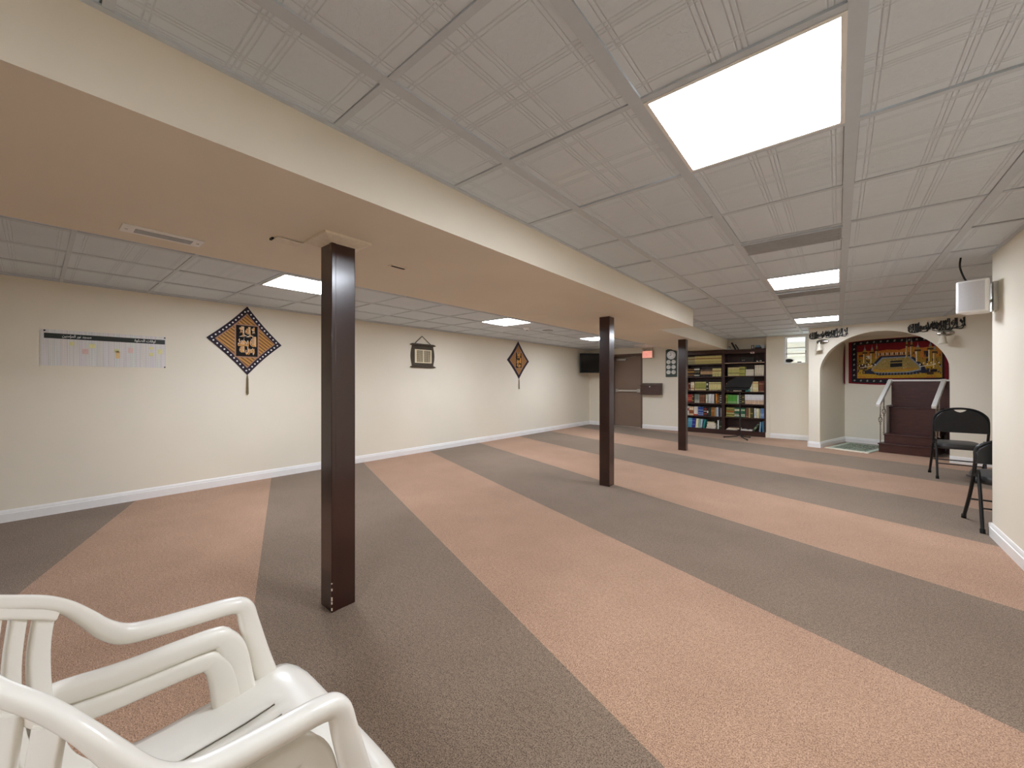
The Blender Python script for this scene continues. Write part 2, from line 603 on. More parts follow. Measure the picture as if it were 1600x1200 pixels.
# door
dr = MB().box(-4.82, -4.775, YB - .012, YB + .15, 0, 1.97).box(-4.0, -3.955, YB - .004, YB + .15, 0, 1.97).box(-4.775, -4.0, YB - .012, YB + .15, 1.915, 1.97)
door = struct(dr, 'door_1', 'doorframe', 'brown steel exit door in a brown frame', smooth=False)
leaf = struct(MB().box(-4.775, -4.0, YB + .09, YB + .135, .02, 1.915), 'door_leaf', 'door', parent=door, bevel=.003)
pb = MB().box(-4.70, -4.08, YB + .03, YB + .065, .955, 1.005).box(-4.72, -4.66, YB + .03, YB + .09, .94, 1.02).box(-4.12, -4.03, YB + .03, YB + .09, .935, 1.025)
struct(pb, 'push_bar', 'steel', 'satin steel push bar', parent=leaf, bevel=.004)
struct(MB().box(-4.70, -4.42, YB + .03, YB + .09, 1.80, 1.85).tube([(-4.45, YB + .05, 1.855), (-4.25, YB + .0, 1.88), (-4.15, YB + .06, 1.9)], .008), 'door_closer', 'steel', 'silver door closer', parent=leaf)
struct(MB().box(-4.03, -4.0, YB + .07, YB + .09, 1.12, 1.2), 'lock_plate', 'black', parent=leaf)
struct(MB().box(-4.775, -4.0, YB + .02, YB + .14, 0, .02), 'threshold', 'steel', parent=door)

# window
wn = MB()
wx0, wx1, wz0, wz1 = -.889, -.47, 1.606, 2.185
wn.box(wx0, wx0 + .035, YB - .006, YB + .15, wz0, wz1).box(wx1 - .035, wx1, YB - .006, YB + .15, wz0, wz1)
wn.box(wx0, wx1, YB - .01, YB + .15, wz0 - .012, wz0 + .012).box(wx0, wx1, YB, YB + .15, wz1 - .03, wz1)
win = struct(wn, 'window_1', 'white', 'small high basement window in a white frame', smooth=False)
gm = bpy.data.materials.new('window_glass'); gm.use_nodes = True
_t = NT(gm); _t.b.inputs['Transmission Weight'].default_value = 1; _t.b.inputs['Roughness'].default_value = .02; _t.b.inputs['IOR'].default_value = 1.1
_t.b.inputs['Base Color'].default_value = (.97, .99, 1, 1)
M['glass'] = gm
sash = MB().box(wx0 + .035, wx1 - .035, YB + .10, YB + .125, 1.80, 1.822).box(wx0 + .035, wx1 - .035, YB + .10, YB + .125, 1.925, 1.945)
sash.box(wx0 + .035, wx0 + .055, YB + .10, YB + .125, wz0, wz1).box(wx1 - .055, wx1 - .035, YB + .10, YB + .125, wz0, wz1)
struct(sash, 'sash', 'white', parent=win, smooth=False)
struct(MB().box(wx0 + .05, wx1 - .05, YB + .108, YB + .113, wz0 + .01, wz1 - .03), 'pane', 'glass', parent=win, smooth=False)
struct(MB().box(wx1 - .05, wx1 - .03, YB + .06, YB + .1, 1.83, 1.87), 'window_latch', 'slot', parent=win)
ww = MB()
pts = []
for i in range(41):
    pts.append((YB + .55 + .015 * math.sin(i * 1.2), 1.3 + i * .04))
for i in range(40):
    (ya, za), (yb, zb) = pts[i], pts[i + 1]
    ww.quad((-1.2, ya, za), (-.1, ya, za), (-.1, yb, zb), (-1.2, yb, zb))
struct(ww, 'wall_window_well', 'white', 'pale ribbed window well outside the window')
t = thing('oval_dish', 'small dark oval dish with a white rim, standing at the left of the window sill', 'dish', (-.80, YB + .02, 1.618))
MB().lathe((-.80, YB + .03, 1.664), [(.001, -.006), (.088, -.006), (.094, 0), (.088, .010), (.001, .012)], 24, axis='y', sy=.5).build('rim', 'white', t)
MB().lathe((-.80, YB + .022, 1.664), [(.001, -.006), (.07, -.004), (.074, .001)], 24, axis='y', sy=.5).build('dish_face', 'slot', t)
tag(MB().obox((-.62, YB + .03, 1.628), (1, .1, 0), (-.1, 1, 0), (0, 0, 1), .035, .02, .01).build('window_handle', 'slot', base=(-.62, YB + .03, 1.618), bevel=.004),
    'little dark flat handle lying on the right of the white window sill', 'handle')

# ================================================================== POSTS
def post(x0, x1, y0, y1, label, cap=False, ch=False):
    t = thing('support_post', label, 'post', ((x0 + x1) / 2, (y0 + y1) / 2, 0), 0, 'dark posts under the boxed beam')
    MB().box(x0, x1, y0, y1, 0, ZS).build('shaft', 'post', t, bevel=.004)
    # applied edge strip beside the near corner
    MB().box(x1 - .026, x1 + .0025, y0 - .0025, y0 + .022, 0, ZS).build('corner_strip', 'post', t, bevel=.003)
    if cap:
        m_ = MB()
        cx, cy, w = (x0 + x1) / 2, (y0 + y1) / 2, (x1 - x0) / 2
        l = (y1 - y0) / 2
        lo = [(cx - w, cy - l), (cx + w, cy - l), (cx + w, cy + l), (cx - w, cy + l)]
        e = .062
        hi = [(cx - w - e, cy - l - e), (cx + w + e, cy - l - e), (cx + w + e, cy + l + e), (cx - w - e, cy + l + e)]
        for k in range(4):
            a, b_ = lo[k], lo[(k + 1) % 4]
            c, d = hi[(k + 1) % 4], hi[k]
            n = (0, 0, 0)
            m_.quad((a[0], a[1], ZS - .034), (b_[0], b_[1], ZS - .034), (c[0], c[1], ZS - .012), (d[0], d[1], ZS - .012))
            m_.quad((d[0], d[1], ZS - .012), (c[0], c[1], ZS - .012), (c[0], c[1], ZS), (d[0], d[1], ZS))
        m_.build('cap_moulding', 'beigeplate', t)['label'] = 'cream mitred moulding round the post head'
    if ch:
        for z, h in ((.012, .014), (.045, .012), (.062, .02), (.115, .012), (.15, .006)):
            MB().box(x1 - .002, x1 + .0035, y0 - .0035, y0 + .002, z, z + h).build('paint_chip', 'chip', t)['label'] = 'pale chip on the lower corner'
    return t
post(-2.155, -2.031, .985, 1.115, 'dark-stained square post nearest the camera, with a cream moulding at its head', True, True)
post(-2.150, -2.024, 4.205, 4.335, 'dark-stained square post in the middle of the room, second from the camera')
post(-2.190, -2.060, 7.285, 7.41, 'dark-stained square post in front of the bookcase, farthest from the camera')

# ================================================================== CEILING FITTINGS
def led_panel(x0, x1, y0, y1, z, label):
    t = thing('ceiling_light', label, 'light', ((x0 + x1) / 2, (y0 + y1) / 2, z), 0, 'square LED panels in the tiled ceiling')
    f = MB()
    w = .014
    f.box(x0, x1, y0, y0 + w, z - .004, z + .03).box(x0, x1, y1 - w, y1, z - .004, z + .03)
    f.box(x0, x0 + w, y0 + w, y1 - w, z - .004, z + .03).box(x1 - w, x1, y0 + w, y1 - w, z - .004, z + .03)
    f.build('light_frame', 'white', t, smooth=False)
    MB().box(x0 + w, x1 - w, y0 + w, y1 - w, z + .001, z + .02).build('diffuser', 'led', t, smooth=False)['label'] = 'glowing white diffuser'
labs = ['large glowing square ceiling panel nearest the camera, over the carpet at right', 'glowing ceiling panel beyond the grey grille, second in the right-hand row',
        'farthest glowing ceiling panel of the right-hand row, near the arched niche', 'unseen glowing ceiling panel added as fill behind the camera on the right-hand side']  # last panel is out of view, added behind the camera as fill light
for (x0, x1, y0, y1), l in zip(hr, labs):
    led_panel(x0 + .021, x1 - .021, y0 + .014, y1 - .014, ZR, l)
labs = ['glowing ceiling panel half hidden by the nearest post, on the left side', 'middle glowing ceiling panel on the left side, above the scroll hanging',
        'farthest glowing ceiling panel on the left side, behind the middle post']
for (x0, x1, y0, y1), l in zip(hl, labs):
    led_panel(x0 + .021, x1 - .021, y0 + .014, y1 - .014, ZL, l)

def grille(x0, x1, y0, y1, z, label, n):
    t = thing('ceiling_grille', label, 'vent', ((x0 + x1) / 2, (y0 + y1) / 2, z), 0, 'grey grilles in the tiled ceiling')
    MB().box(x0, x1, y0, y1, z - .006, z + .004).build('backing_plate', 'grille', t, smooth=False)
    s = MB()
    for i in range(n):
        x = x0 + .01 + (x1 - x0 - .02) * i / (n - 1)
        s.box(x - .0035, x + .0035, y0 + .012, y1 - .012, z - .012, z - .006)
    for k in range(5):
        y = y0 + .012 + (y1 - y0 - .024) * k / 4
        s.box(x0 + .006, x1 - .006, y - .003, y + .003, z - .010, z - .006)
    s.build('louvre', 'grille', t, smooth=False)
    f = MB()
    f.box(x0 - .004, x1 + .004, y0 - .004, y0 + .01, z - .012, z).box(x0 - .004, x1 + .004, y1 - .01, y1 + .004, z - .012, z)
    f.build('grille_frame', 'tee', t, smooth=False)
grille(-.535, .020, 3.265, 3.555, ZR, 'long grey ceiling grille between the two nearest right-hand light panels', 60)
grille(-.535, .020, 5.32, 5.60, ZR, 'grey ceiling grille just beyond the second right-hand light panel', 40)

t = thing('air_register', 'cream slotted air register set in the underside of the boxed beam', 'vent', (-2.69, .43, ZS))
MB().box(-2.755, -2.63, .265, .585, ZS - .008, ZS).build('register_plate', 'white', t, bevel=.003)
MB().box(-2.725, -2.66, .315, .54, ZS - .010, ZS - .007).build('register_mesh', 'grille', t, smooth=False)
for y in (.285, .565):
    MB().lathe((-2.69, y, ZS - .011), [(.006, 0), (.007, .004)], 10).build('screw', 'steel', t)
t = thing('access_plate', 'small pale loose cover plate on the beam underside beside the nearest post', 'plate', (-2.27, .86, ZS))
MB().box(-2.315, -2.245, .80, .93, ZS - .010, ZS - .004).build('cover', 'beigeplate', t)
MB().box(-2.318, -2.285, .79, .815, ZS - .009, ZS + .002).build('dark_gap', 'slot', t)
t = thing('slot_plate', 'tiny dark slotted plate on the beam underside right of the nearest post', 'plate', (-2.235, 1.525, ZS))
MB().box(-2.26, -2.205, 1.465, 1.585, ZS - .005, ZS).build('slot_cover', 'beigeplate', t)
MB().box(-2.245, -2.225, 1.475, 1.575, ZS - .0065, ZS - .004).build('dark_slot', 'slot', t)
tag(MB().lathe((-2.69, 3.74, ZS), [(.001, -.004), (.138, -.004), (.145, -.0005), (.145, 0)], 32).build('round_access_cover', 'soffit', base=(-2.69, 3.74, ZS)),
    'round cream access cover on the beam underside, before the middle post', 'cover')
t = thing('smoke_detector', 'round white smoke detector on the ceiling beyond the left-hand panels', 'smoke detector', (-4.05, 5.3, ZL))
MB().lathe((-4.05, 5.3, ZL), [(.065, 0), (.065, -.012), (.055, -.03), (.03, -.042), (.001, -.044)][::-1], 24).build('housing', 'white', t)
MB().lathe((-4.05, 5.3, ZL - .03), [(.001, -.018), (.02, -.016), (.022, -.008)], 12).build('sensor', 'slot', t)
tag(MB().box(-4.03, -3.90, 5.72, 5.86, ZL - .012, ZL).build('ceiling_vent', 'grille', base=(-3.965, 5.79, ZL), bevel=.003), 'small dark grey vent on the left ceiling past the smoke detector', 'vent')
tag(MB().box(-3.85, -3.5, 9.35, 9.95, ZL - .03, ZL).build('ceiling_hatch', 'white', base=(-3.68, 9.65, ZL), bevel=.004), 'plain white ceiling hatch above the exit sign', 'hatch')

# ================================================================== LEFT WALL
# timetable poster
PM = bpy.data.materials.new('timetable_print'); PM.use_nodes = True
_t = NT(PM)
_co = _t.obj(); _s = _t.n('ShaderNodeSeparateXYZ'); _t.L(_co, _s.inputs[0])
_y, _z = _s.outputs[1], _s.outputs[2]
_c = _t.m('FLOOR', _t.m('MULTIPLY', _y, 26.0))
_wn = _t.n('ShaderNodeTexWhiteNoise', noise_dimensions='1D'); _t.L(_c, _wn.inputs['W'])
_rowm = _t.m('GREATER_THAN', _t.m('FRACT', _t.m('MULTIPLY', _z, 110.0)), .5)
_mp = _t.n('ShaderNodeMapping'); _mp.inputs['Scale'].default_value = (0, 170, 1); _t.L(_co, _mp.inputs['Vector'])
_ink = _t.m('MULTIPLY', _rowm, _t.ramp(_t.noise(_mp.outputs[0], 1.0, 2), .42, .6))
_line = _t.m('LESS_THAN', _t.m('FRACT', _t.m('MULTIPLY', _y, 26.0)), .07)
_tint = _t.mix(.045, rgb('E9E7E3'), _wn.outputs['Color'])
_d = _t.m('MAXIMUM', _t.m('MULTIPLY', _ink, .42), _t.m('MULTIPLY', _line, .28))
_t.L(_t.mix(_d, _tint, rgb('77747A')), _t.b.inputs['Base Color'])
_t.b.inputs['Roughness'].default_value = .4
M['timetable'] = PM
M['header'] = mat('timetable_header_ink', '1E2624', 0.35)
M['yellow'] = mat('pale_yellow_patch', 'E2DDA0', 0.5)
M['orange'] = mat('pale_orange_patch', 'E6C68C', 0.5)
M['rose'] = mat('pale_rose_patch', 'E3C4BE', 0.5)
t = thing('wall_timetable', 'long white prayer timetable sheet with a dark header strip on the left wall', 'poster', (XL, .46, 1.52))
X1 = XL + .004
MB().box(XL + .0005, X1, .030, .885, 1.355, 1.682).build('sheet', 'timetable', t, smooth=False)
h_ = MB().box(X1 - .001, X1 + .001, .052, .880, 1.603, 1.650)
h_.build('header_strip', 'header', t, smooth=False)['label'] = 'dark header strip'
m_ = MB()
uy, uz, nx = (0, 1, 0), (0, 0, 1), (1, 0, 0)
m2_ = MB()
put_text(m2_, shape_ar('مسجد نور المؤمنين'), (X1 + .001, .16, 1.612), uy, uz, .185, .032, nx, .0008, .01)
put_text(m_, shape_ar('اوقات الصلوة'), (X1 + .001, .645, 1.609), uy, uz, .16, .034, nx, .0008, .01)
for q in (m_, m2_):
    q.build('header_lettering', 'white', t, smooth=False)['label'] = 'white Arabic lettering'
m_ = MB()
for y, z, w, h, k in ((.205, 1.545, .03, .035, 0), (.33, 1.53, .04, .04, 0), (.51, 1.44, .03, .07, 1), (.50, 1.5, .035, .03, 0), (.60, 1.50, .035, .05, 2), (.755, 1.545, .035, .025, 0), (.755, 1.475, .035, .035, 0), (.825, 1.50, .035, .05, 0), (.285, 1.47, .04, .05, 2)):
    MB().box(X1 - .001, X1 + .0006, y, y + w, z, z + h).build('colour_patch', ('yellow', 'orange', 'rose')[k], t, smooth=False)
for y, z in ((.055, 1.672), (.878, 1.362), (.878, 1.672)):
    MB().lathe((XL + .004, y, z), [(.006, 0), (.007, .004), (.003, .007)], 10, axis='x').build('pin', 'slot', t)

# embroidered diamond hangings
M['navyborder'] = mat('dark_embroidered_border', '2A2030', 0.8, noise=(9, 0.45), bump=(120, 0.3, .003))
M['sequin'] = mat('white_mirror_sequin', 'F2F0EC', 0.25)
M['goldcloth'] = None
def goldstripe(name, a, b_, scale):
    m = bpy.data.materials.new(name); m.use_nodes = True
    t = NT(m); co = t.obj(); s = t.n('ShaderNodeSeparateXYZ'); t.L(co, s.inputs[0])
    q = t.m('ADD', t.m('MULTIPLY', s.outputs[1], .62), t.m('MULTIPLY', s.outputs[2], .78))
    w = t.m('ADD', t.m('MULTIPLY', t.m('SINE', t.m('MULTIPLY', q, scale)), .5), .5)
    n = t.ramp(t.noise(co, 30, 4), .3, .7)
    c = t.mix(w, rgb(a), rgb(b_))
    t.L(t.mix(t.m('MULTIPLY', n, .3), c, rgb('A05A22')), t.b.inputs['Base Color'])
    t.b.inputs['Roughness'].default_value = .6
    t.bump(w, .5, .004)
    return m
M['goldcloth'] = goldstripe('ribbed_gold_cloth', '6E4A22', 'D9A24E', 190)
M['dullgold'] = goldstripe('ribbed_dull_gold_cloth', '7E5428', 'B98A4A', 150)
M['goldedge'] = mat('copper_edging', 'A98068', 0.6)
M['velvet'] = mat('black_velvet', '0E0A0C', 0.9)
M['goldthread'] = mat('gold_thread', 'E0A24A', 0.5, noise=(60, 0.2))
M['creamthread'] = mat('cream_thread', 'F3E6CF', 0.6)
M['tassel'] = mat('olive_gold_tassel', '82704E', 0.8, noise=(80, .2))
def diamond(top, lf, rt, bt, tas, label, big):
    cy, cz = (top[0] + lf[0] + rt[0] + bt[0]) / 4, (top[1] + bt[1]) / 2
    t = thing('wall_hanging', label, 'wall hanging', (XL, bt[0], bt[1]), 0, 'diamond hangings on the left wall')
    def ring(k, x):
        c = ((lf[0] + rt[0]) / 2, (top[1] + bt[1]) / 2)
        return [(x, c[0] + (p[0] - c[0]) * k, c[1] + (p[1] - c[1]) * k) for p in (top, rt, bt, lf)]
    def sag(k, x):
        # edges pulled slightly inward and wavy, like hung cloth
        r = ring(k, x); out = []
        for i in range(4):
            a, b_ = Vector(r[i]), Vector(r[(i + 1) % 4])
            mid = (a + b_) / 2; ctr = Vector((x, (lf[0] + rt[0]) / 2, (top[1] + bt[1]) / 2))
            for j in range(6):
                u = j / 6
                p = a.lerp(b_, u)
                p = p.lerp(ctr, .045 * math.sin(PI * u))
                out.append(p)
        return out
    MB().prism(sag(1, XL + .002), (.007, 0, 0)).build('border', 'navyborder', t, smooth=False)['label'] = 'dark border dotted with white sequins'
    MB().prism(sag(.80, XL + .009), (.003, 0, 0)).build('edging', 'goldedge', t, smooth=False)
    MB().prism(sag(.765, XL + .012), (.003, 0, 0)).build('gold_field', 'goldcloth' if big else 'dullgold', t, smooth=False)['label'] = 'ribbed gold field'
    if big:
        r = ring(.90, XL + .009)
        for i in range(4):
            a, b_ = Vector(r[i]), Vector(r[(i + 1) % 4])
            for j in range(11):
                p = a.lerp(b_, (j + .3) / 11).lerp(Vector((XL + .009, (lf[0] + rt[0]) / 2, (top[1] + bt[1]) / 2)), .05 * math.sin(PI * (j + .3) / 11))
                MB().lathe(p, [(.0095, 0), (.0095, .002), (.004, .004)], 10, axis='x').build('sequin', 'sequin', t)
    w, h = ((.225, .37) if big else (.20, .34))
    c = ((lf[0] + rt[0]) / 2 + (.005 if big else 0), (top[1] + bt[1]) / 2 - .005)
    MB().box(XL + .012, XL + .0165, c[0] - w / 2 - .014, c[0] + w / 2 + .014, c[1] - h / 2 - .014, c[1] + h / 2 + .014).build('panel_edging', 'goldedge', t, smooth=False)
    MB().box(XL + .014, XL + .018, c[0] - w / 2, c[0] + w / 2, c[1] - h / 2, c[1] + h / 2).build('script_panel', 'velvet', t, bevel=.004)['label'] = 'black velvet script panel'
    m_ = MB()
    rows = [('لا إله إلا', .165, .125, .048), ('الله محمد', .195, .125, -.066), ('رسول الله', .16, .115, -.165)]
    for bold, mi, d in ((.075, 1, .001), (.03, 0, .0022)):
        for s_, ww_, hh, dz in rows:
            ww_, hh, dz = (ww_, hh, dz) if big else (ww_ * .8, hh, dz)
            put_text(m_, shape_ar(s_), (XL + .018, c[0] - ww_ / 2, c[1] + dz), uy, uz, ww_, hh, nx, d, bold, mi)
    m_.build('script', ['goldthread', 'creamthread'] if big else ['goldthread', 'goldthread'], t, smooth=False)['label'] = 'gold Arabic script'
    tb = MB()
    tb.lathe((XL + .012, bt[0], bt[1] - .03), [(.004, .035), (.006, .02), (.010, .0), (.006, -.015)], 10)
    for k in range(7):
        a = 2 * PI * k / 7
        tb.tube([(XL + .012 + .006 * math.cos(a), bt[0] + .008 * math.sin(a), bt[1] - .04), (XL + .013 + .007 * math.cos(a), bt[0] + .011 * math.sin(a), tas + .01 * (k % 3))], .004, 6)
    tb.build('tassel', 'tassel', t)
diamond((1.637, 2.118), (1.235, 1.712), (2.018, 1.675), (1.637, 1.291), 1.05, 'large diamond hanging with bright gold ribs and white-dotted border, near the timetable', True)
diamond((6.885, 2.118), (6.501, 1.694), (7.279, 1.684), (6.910, 1.282), 1.05, 'diamond hanging with a dull brown border, near the television corner', False)

# scroll hanging
M['carvedbrown'] = mat('dark_olive_woven_cloth', '4A4032', 0.75, noise=(70, 0.4), bump=(150, .5, .003))
M['pagecream'] = mat('cream_page_border', 'E9DDBB', 0.6)
def pagemat():
    m = bpy.data.materials.new('printed_page'); m.use_nodes = True
    t = NT(m); co = t.obj(); s = t.n('ShaderNodeSeparateXYZ'); t.L(co, s.inputs[0])
    r_ = t.m('GREATER_THAN', t.m('FRACT', t.m('MULTIPLY', s.outputs[2], 62.0)), .42)
    mp = t.n('ShaderNodeMapping'); mp.inputs['Scale'].default_value = (0, 130, 3); t.L(co, mp.inputs['Vector'])
    k = t.m('MULTIPLY', r_, t.ramp(t.noise(mp.outputs[0], 1, 2), .35, .6))
    t.L(t.mix(k, rgb('B7A98C'), rgb('4E4636')), t.b.inputs['Base Color'])
    t.b.inputs['Roughness'].default_value = .7
    return m
M['printpage'] = pagemat()
t = thing('scroll_hanging', 'dark woven scroll hanging with a pair of printed pages, between the two diamonds', 'wall hanging', (XL, 4.26, 1.46))
cl = []
for i in range(13):
    z = 1.48 + (1.83 - 1.48) * i / 12
    cl.append((XL + .003, 4.035 - .03 * math.sin(PI * i / 12), z))
for i in range(13):
    z = 1.83 - (1.83 - 1.48) * i / 12
    cl.append((XL + .003, 4.475 + .03 * math.sin(PI * i / 12), z))
MB().prism(cl, (.008, 0, 0)).build('woven_cloth', 'carvedbrown', t, smooth=False)
for z in (1.845, 1.468):
    MB().tube([(XL + .02, 3.985, z - .004), (XL + .02, 4.03, z), (XL + .02, 4.48, z), (XL + .02, 4.525, z - .004)], [.006, .018, .018, .006], 12).build('rod', 'carvedbrown', t)
MB().box(XL + .008, XL + .014, 4.085, 4.44, 1.535, 1.765).build('page_border', 'pagecream', t, smooth=False)
for y0, y1 in ((4.125, 4.25), (4.272, 4.415)):
    MB().box(XL + .012, XL + .0155, y0, y1, 1.55, 1.75).build('page', 'printpage', t, smooth=False)
MB().tube([(XL + .02, 4.075, 1.855), (XL + .008, 4.24, 1.995), (XL + .02, 4.43, 1.85)], .006, 8).build('hanging_cord', 'carvedbrown', t)

# television in the far corner
t = thing('television', 'black flat television on a bracket high in the far left corner', 'television', (-5.05, 9.70, 1.46), R(45))
ax, ay = Vector((math.cos(R(45)), math.sin(R(45)), 0)), Vector((-math.sin(R(45)), math.cos(R(45)), 0))
ct = Vector((-5.05, 9.70, 1.725))
MB().obox(ct, ax, ay, (0, 0, 1), .455, .02, .265).build('tv_body', 'black', t, bevel=.006)
MB().obox(ct - ay * .021, ax, ay, (0, 0, 1), .437, .002, .247).build('screen', 'screen', t, smooth=False)['label'] = 'glossy black screen'
MB().obox(ct + ay * .33, ax, ay, (0, 0, 1), .03, .30, .03).obox(ct + ay * .04, ax, ay, (0, 0, 1), .15, .02, .12).obox(ct + ay * .60, ax, ay, (0, 0, 1), .045, .012, .1).build('wall_bracket', 'black', t)

# ================================================================== BACK WALL
# exit sign
M['signgrey'] = mat('pale_sign_housing', 'B9AE9C', 0.5)
t = thing('exit_sign', 'lit red EXIT sign with twin lamp heads beside the brown door', 'sign', (-3.80, YB, 1.83))
MB().box(-3.945, -3.655, YB - .06, YB, 1.83, 2.03).build('sign_housing', 'signgrey', t, bevel=.005)
MB().box(-3.93, -3.685, YB - .064, YB - .058, 1.842, 2.015).build('sign_face', 'exitlit', t, smooth=False)['label'] = 'glowing red face'
m_ = MB(); put_text(m_, 'EXIT', (-3.91, YB - .064, 1.865), (1, 0, 0), uz, .205, .12, (0, -1, 0), .002, .012)
m_.build('sign_lettering', 'exitpale', t, smooth=False)['label'] = 'glowing EXIT letters'
for x in (-3.90, -3.71):
    MB().lathe((x, YB - .05, 2.062), [(.008, .03), (.03, .02), (.036, -.02), (.03, -.028)], 14, axis='y').box(x - .01, x + .01, YB - .045, YB - .02, 2.02, 2.05).build('lamp_head', 'signgrey', t)

# collection box
t = thing('donation_box', 'dark brown wall box with a sloping lid, right of the door push bar', 'box', (-3.69, YB, .886))
MB().prism([(-3.945, YB, .886), (-3.945, YB - .16, .886), (-3.945, YB - .16, 1.115), (-3.945, YB, 1.168)], (.50, 0, 0)).build('box_body', 'boxwood', t, bevel=.003)
MB().prism([(-3.955, YB, 1.17), (-3.955, YB - .175, 1.112), (-3.955, YB - .175, 1.125), (-3.955, YB, 1.184)], (.52, 0, 0)).build('lid', 'boxwood', t)
MB().box(-3.72, -3.69, YB - .168, YB - .158, 1.08, 1.11).build('hasp', 'steel', t)

# prayer clock board
M['darkgreen'] = mat('dark_green_board', '2B3A2E', 0.45, noise=(10, .1))
M['dial'] = mat('white_clock_dial', 'E9EAE4', 0.35)
M['silverdial'] = mat('silver_clock_dial', 'F0F1EF', 0.25)
M['hand'] = mat('dark_clock_hand', '2B2F2B', 0.5)
t = thing('clock_board', 'dark green board of seven white clock dials, between the door and the bookcase', 'clock', (-3.216, YB, 1.34))
pr = [(-3.352, YB, 1.34), (-3.08, YB, 1.34), (-3.08, YB, 1.975), (-3.12, YB, 1.995), (-3.17, YB, 2.005), (-3.216, YB, 2.03), (-3.262, YB, 2.035), (-3.31, YB, 2.035), (-3.352, YB, 2.015)]
MB().prism(pr[::-1], (0, -.02, 0)).build('board', 'darkgreen', t, bevel=.003)
def dial(x, z, r, mt, nm):
    d = MB().lathe((x, YB - .02, z), [(r, 0), (r, -.008), (r * .92, -.012), (r * .9, -.010), (.001, -.010)], 28, axis='y').build(nm, mt, t)
    m_ = MB()
    for k in range(12):
        a = 2 * PI * k / 12
        m_.obox((x + .74 * r * math.cos(a), YB - .0305, z + .74 * r * math.sin(a)), (math.cos(a), 0, math.sin(a)), (0, 1, 0), (-math.sin(a), 0, math.cos(a)), r * .09, .0008, r * .035)
    m_.build('hour_marks', 'hand', d, smooth=False)
    m_ = MB()
    for a, l in ((R(random.choice((40, 70, 100, 150))), .6), (R(random.choice((200, 260, 310, 20))), .42)):
        m_.obox((x + .5 * l * r * math.cos(a), YB - .033, z + .5 * l * r * math.sin(a)), (math.cos(a), 0, math.sin(a)), (0, 1, 0), (-math.sin(a), 0, math.cos(a)), r * l / 2, .001, r * .045)
    m_.build('clock_hands', 'hand', d, smooth=False)
dial(-3.214, 1.885, .105, 'silverdial', 'large_dial')
for x in (-3.279, -3.158):
    for z in (1.715, 1.587, 1.459):
        dial(x, z, .052, 'dial', 'small_dial')

# ================================================================== BOOKCASES
SH_L = [0.11, 0.405, 0.71, 1.012, 1.34, 1.640]        # shelf tops are these plus the board
SH_R = [0.11, 0.412, 0.715, 0.995, 1.350, 1.652]
YF = YB - .004                                          # front of the cases, flush with the wall
def bookcase(x0, x1, shelves, label):
    t = thing('bookcase', label, 'bookcase', ((x0 + x1) / 2, YF + .15, 0), 0, 'tall dark bookcases set into the back wall')
    for a, b_ in ((x0, x0 + .03), (x1 - .03, x1)):
        MB().box(a, b_, YF, YF + .31, 0, 1.945).build('side_panel', 'shelfwood', t, bevel=.002)
    MB().box(x0 + .03, x1 - .03, YF + .295, YF + .31, 0, 1.945).build('back_panel', 'shelfwood', t, smooth=False)
    MB().box(x0, x1, YF - .012, YF + .31, 1.905, 1.95).box(x0 + .03, x1 - .03, YF, YF + .02, 1.86, 1.905).build('top_board', 'shelfwood', t, bevel=.002)
    MB().box(x0 + .03, x1 - .03, YF + .01, YF + .03, 0, shelves[0] - .02).build('plinth', 'shelfwood', t, smooth=False)
    for i, z in enumerate(shelves):
        b_ = MB().box(x0 + .03, x1 - .03, YF + .004, YF + .295, z - .024, z)
        o = b_.build('shelf', 'shelfwood', t, bevel=.002)
        if i == 5 and x0 > -2.2:
            l = MB().box(x0 + .03, x1 - .03, YF - .001, YF + .005, z - .014, z).build('shelf_edge', 'palewood', t, smooth=False)
            l['label'] = 'worn pale front edge of the top shelf'
    return t
BL, BR = (-2.885, -2.050), (-2.046, -1.207)
bookcase(*BL, SH_L, 'left dark wooden bookcase of the pair, half under the boxed beam, behind the far post')
bookcase(*BR, SH_R, 'right dark wooden bookcase of the pair, behind the black music stand')

BM = {}
def bmat(h, metal=False):
    if h not in BM:
        BM[h] = mat('book_cloth_' + h, h, 0.45, noise=(25, 0.10))
    return BM[h]
PAGES = mat('book_page_edges', 'E3D8BF', 0.8, noise=(200, .1))
def book_mesh(w, d, h, cover, bands):
    """upright book, spine to -y: hinged cover round a page block, with raised bands / labels on the spine"""
    b = MB()
    n = 5
    sp = [(-w / 2 + w * j / n, -.010 * math.sin(PI * j / n) * min(1, w / .03)) for j in range(n + 1)]
    outline = [(x, y, 0) for x, y in sp] + [(w / 2, d, 0), (w / 2 - .0025, d, 0), (w / 2 - .0025, .006, 0), (-w / 2 + .0025, .006, 0), (-w / 2 + .0025, d, 0), (-w / 2, d, 0)]
    b.prism(outline[::-1], (0, 0, h), 0)
    b.box(-w / 2 + .0025, w / 2 - .0025, .005, d - .004, .004, h - .004, 1)
    mats = [bmat(cover), PAGES]
    for z0, z1, col in bands:
        m_ = bmat(col)
        if m_ not in mats:
            mats.append(m_)
        o = [(x * 1.0, y - .0012, h * z0) for x, y in sp] + [(w / 2, .004, h * z0), (-w / 2, .004, h * z0)]
        b.prism(o[::-1], (0, 0, h * (z1 - z0)), mats.index(m_))
    return b, mats
def make_book(name, w, d, h, cover, bands, loc, label, group, lean=0, flat=0):
    b, mats = book_mesh(w, d, h, cover, bands)
    o = b.build(name, mats, smooth=False)
    return place_book(o, loc, label, group, lean, flat)
def place_book(o, loc, label, group, lean=0, flat=0):
    o.location = loc
    o.rotation_euler = (0, R(lean), R(flat))
    return tag(o, label, 'book', group)
